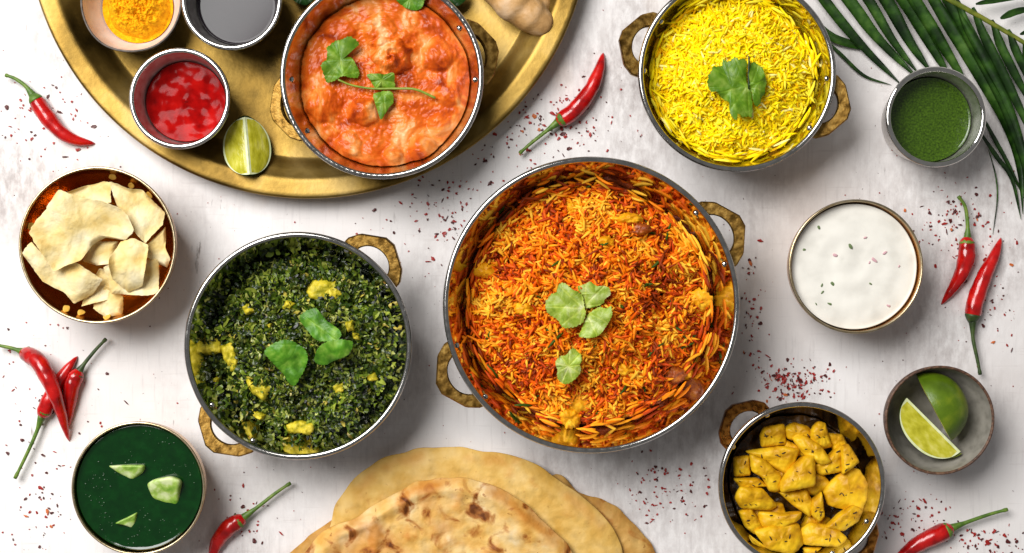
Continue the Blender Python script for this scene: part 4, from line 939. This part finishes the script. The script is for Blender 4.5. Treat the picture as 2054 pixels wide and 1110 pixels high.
for pts, w, z0, z1 in [([(1470, -240), (1560, -120), (1662, 18), (1735, 100), (1812, 172)], 30, .010, .001), ([(1530, -210), (1610, -110), (1705, 12), (1762, 82), (1850, 165)], 36, .011, .002), ([(1580, -185), (1660, -100), (1735, 0), (1790, 85), (1845, 150)], 30, .012, .002),
        ([(1625, -158), (1700, -90), (1770, 0), (1822, 85), (1872, 150)], 38, .012, .002), ([(1680, -128), (1750, -70), (1815, 15), (1866, 95), (1912, 165)], 38, .012, .002), ([(1735, -98), (1795, -40), (1852, 40), (1905, 120), (1945, 180)], 36, .012, .002),
        ([(1800, -60), (1850, -15), (1905, 70), (1962, 160), (2012, 245), (2042, 330), (2052, 430)], 36, .012, .003), ([(1870, -20), (1915, 45), (1965, 130), (2015, 225), (2052, 330), (2075, 430)], 36, .012, .004),
        ([(1910, 3), (1930, 55), (1972, 130), (2015, 205), (2056, 300)], 28, .012, .005), ([(1943, 20), (1965, 75), (2002, 145), (2045, 230), (2075, 290)], 28, .011, .005), ([(1982, 44), (2000, 95), (2035, 160), (2078, 230)], 26, .010, .005),
        ([(2015, 63), (2030, 105), (2062, 165), (2095, 220)], 24, .010, .005), ([(2048, 84), (2056, 130), (2080, 190)], 22, .009, .005),
        ([(1948, 14), (1990, 5), (2060, -6), (2110, -8)], 18, .012, .006), ([(1998, 42), (2030, 28), (2080, 16)], 20, .011, .006), ([(2038, 73), (2060, 66), (2100, 60)], 14, .010, .006),
        ([(1640, 45), (1668, 74), (1712, 90), (1750, 100)], 24, .0016, .0008), ([(1650, 72), (1690, 112), (1735, 152), (1790, 170)], 10, .0016, .0008), ([(1972, 238), (1995, 282), (2025, 335), (2058, 400)], 12, .004, .0012), ([(1962, 262), (1998, 315), (2030, 360), (2050, 440)], 13, .004, .0012), ([(1985, 300), (1998, 350), (2002, 400), (1994, 470)], 4, .001, .0006)]:
    leaflet(pts, w, z0, z1)

# ---------------------------------------------------------------- chilli flakes
M['fl_d'] = mat('flake_dark', ['#3c0b0a', '#5c1410'], 300, .5); M['fl_r'] = mat('flake_red', ['#841410', '#ad2018'], 300, .45); M['fl_o'] = mat('flake_orange', ['#b5421a', '#cf7a35'], 300, .5)
def flake_geo(sd):
    r = random.Random(sd); n = r.choice((5, 6, 7)); el = r.uniform(.3, .8)
    pts = [(math.cos(a)*r.uniform(.4, 1.25), el*math.sin(a)*r.uniform(.4, 1.3)) for a in np.arange(n)*2*math.pi/n]
    V = [(x, y, r.uniform(.1, .45)) for x, y in pts] + [(x*.9, y*.9, 0) for x, y in pts] + [(r.uniform(-.2, .2), 0, .32)]
    F = [(i, (i+1) % n, 2*n) for i in range(n)] + [(n+i, n+(i+1) % n, (i+1) % n, i) for i in range(n)] + [tuple(reversed(range(n, 2*n)))]
    return np.array(V), F
FG = [flake_geo(i) for i in range(8)]
lib = {(i, k): mesh('chili_flake', v, f, M[k], smooth=False) for i, (v, f) in enumerate(FG) for k in ('fl_d', 'fl_r', 'fl_o')}
circ = [(1186, 612, 300), (598, 694, 232), (1478, 147, 203), (1608, 974, 170), (195, 492, 152), (1717, 535, 130), (277, 980, 130), (1885, 843, 104), (1877, 235, 100), (618, -168, 572)]
def free(x, y):
    if any(math.hypot(x - a, y - b) < r for a, b, r in circ): return False
    if y > 895 and 590 < x < 1325 and math.hypot((x - 950)/380, (y - 1180)/290) < 1.0: return False
    return True
CL = [('beside the red chili near the brass tray rim', 85, 240, 55, 48, 34), ('around the chili between tray and yellow rice', 1120, 245, 62, 42, 80), ('between the brass tray and largest karahi', 900, 425, 60, 50, 62), ('between the brass tray and largest karahi', 990, 300, 45, 28, 18),
      ('in the dense patch above the potato karahi', 1588, 765, 36, 19, 95), ('along the side of the largest karahi', 1512, 640, 16, 62, 30), ('around the two chilies beside the raita bowl', 1915, 450, 42, 38, 60), ('around the two chilies beside the raita bowl', 1985, 600, 30, 60, 22),
      ('between naan stack and potato karahi', 1325, 985, 48, 38, 60), ('beside the green soup bowl', 85, 1025, 42, 42, 30), ('around the crossed trio of chilies', 90, 810, 70, 80, 40), ('beside the chili by the naan stack', 505, 1050, 34, 34, 18),
      ('around the chili below the lime bowl', 1835, 1040, 42, 26, 40), ('around the chili below the lime bowl', 1985, 1085, 40, 22, 34)]
rf = random.Random(3); big = []; small = []
for nm, cx, cy, sx, sy, n in CL:
    for _ in range(n*2):
        x, y = rf.gauss(cx, sx), rf.gauss(cy, sy)
        if not free(x, y): continue
        s = rf.lognormvariate(1.22, .45)      # half size in px
        (big if s > 3.7 else small).append((nm, x, y, min(s, 8.0)))
for _ in range(420):
    x, y = rf.uniform(0, 2054), rf.uniform(0, 1110)
    if free(x, y): small.append(('', x, y, rf.uniform(1.0, 2.6)))
big.sort(key=lambda q: -q[3]); small += big[290:]; big = big[:290]
for nm, x, y, s in big:
    k = rf.choices(('fl_d', 'fl_r', 'fl_o'), (5, 6, .7))[0]
    o = obj('chili_flake', lib[(rf.randrange(8), k)], None, tuple(P(x, y, 0) + Vector((0, 0, .0002))), (0, 0, rf.random()*6.28)); o.scale = (s*S, s*S*rf.uniform(.6, 1), s*S*.8)
    tag(o, {'fl_d': 'dark maroon', 'fl_r': 'red', 'fl_o': 'orange'}[k] + ' chili flake ' + nm, 'chili flake', 'chili flakes ' + nm)
Vs = {k: [] for k in ('fl_d', 'fl_r')}; Fs = {k: [] for k in Vs}; n0 = {k: 0 for k in Vs}
for nm, x, y, s in small:
    k = rf.choice(('fl_d', 'fl_r', 'fl_r')); v, f = FG[rf.randrange(8)]; a = rf.random()*6.28; w = P(x, y, 0); R2 = np.array([[math.cos(a), -math.sin(a), 0], [math.sin(a), math.cos(a), 0], [0, 0, 1]])
    Vs[k].append(v*s*S @ R2.T + np.array([w.x, w.y, .0002])); Fs[k] += [tuple(i + n0[k] for i in q) for q in f]; n0[k] += len(v)
for k, lb in (('fl_d', 'fine dark chili crumbs sprinkled all over the white table'), ('fl_r', 'fine red chili crumbs sprinkled all over the white table')):
    tag(obj('chili_crumbs', mesh('chili_crumbs', np.concatenate(Vs[k]), Fs[k], M[k], smooth=False)), lb, 'chili crumbs', kind='stuff')
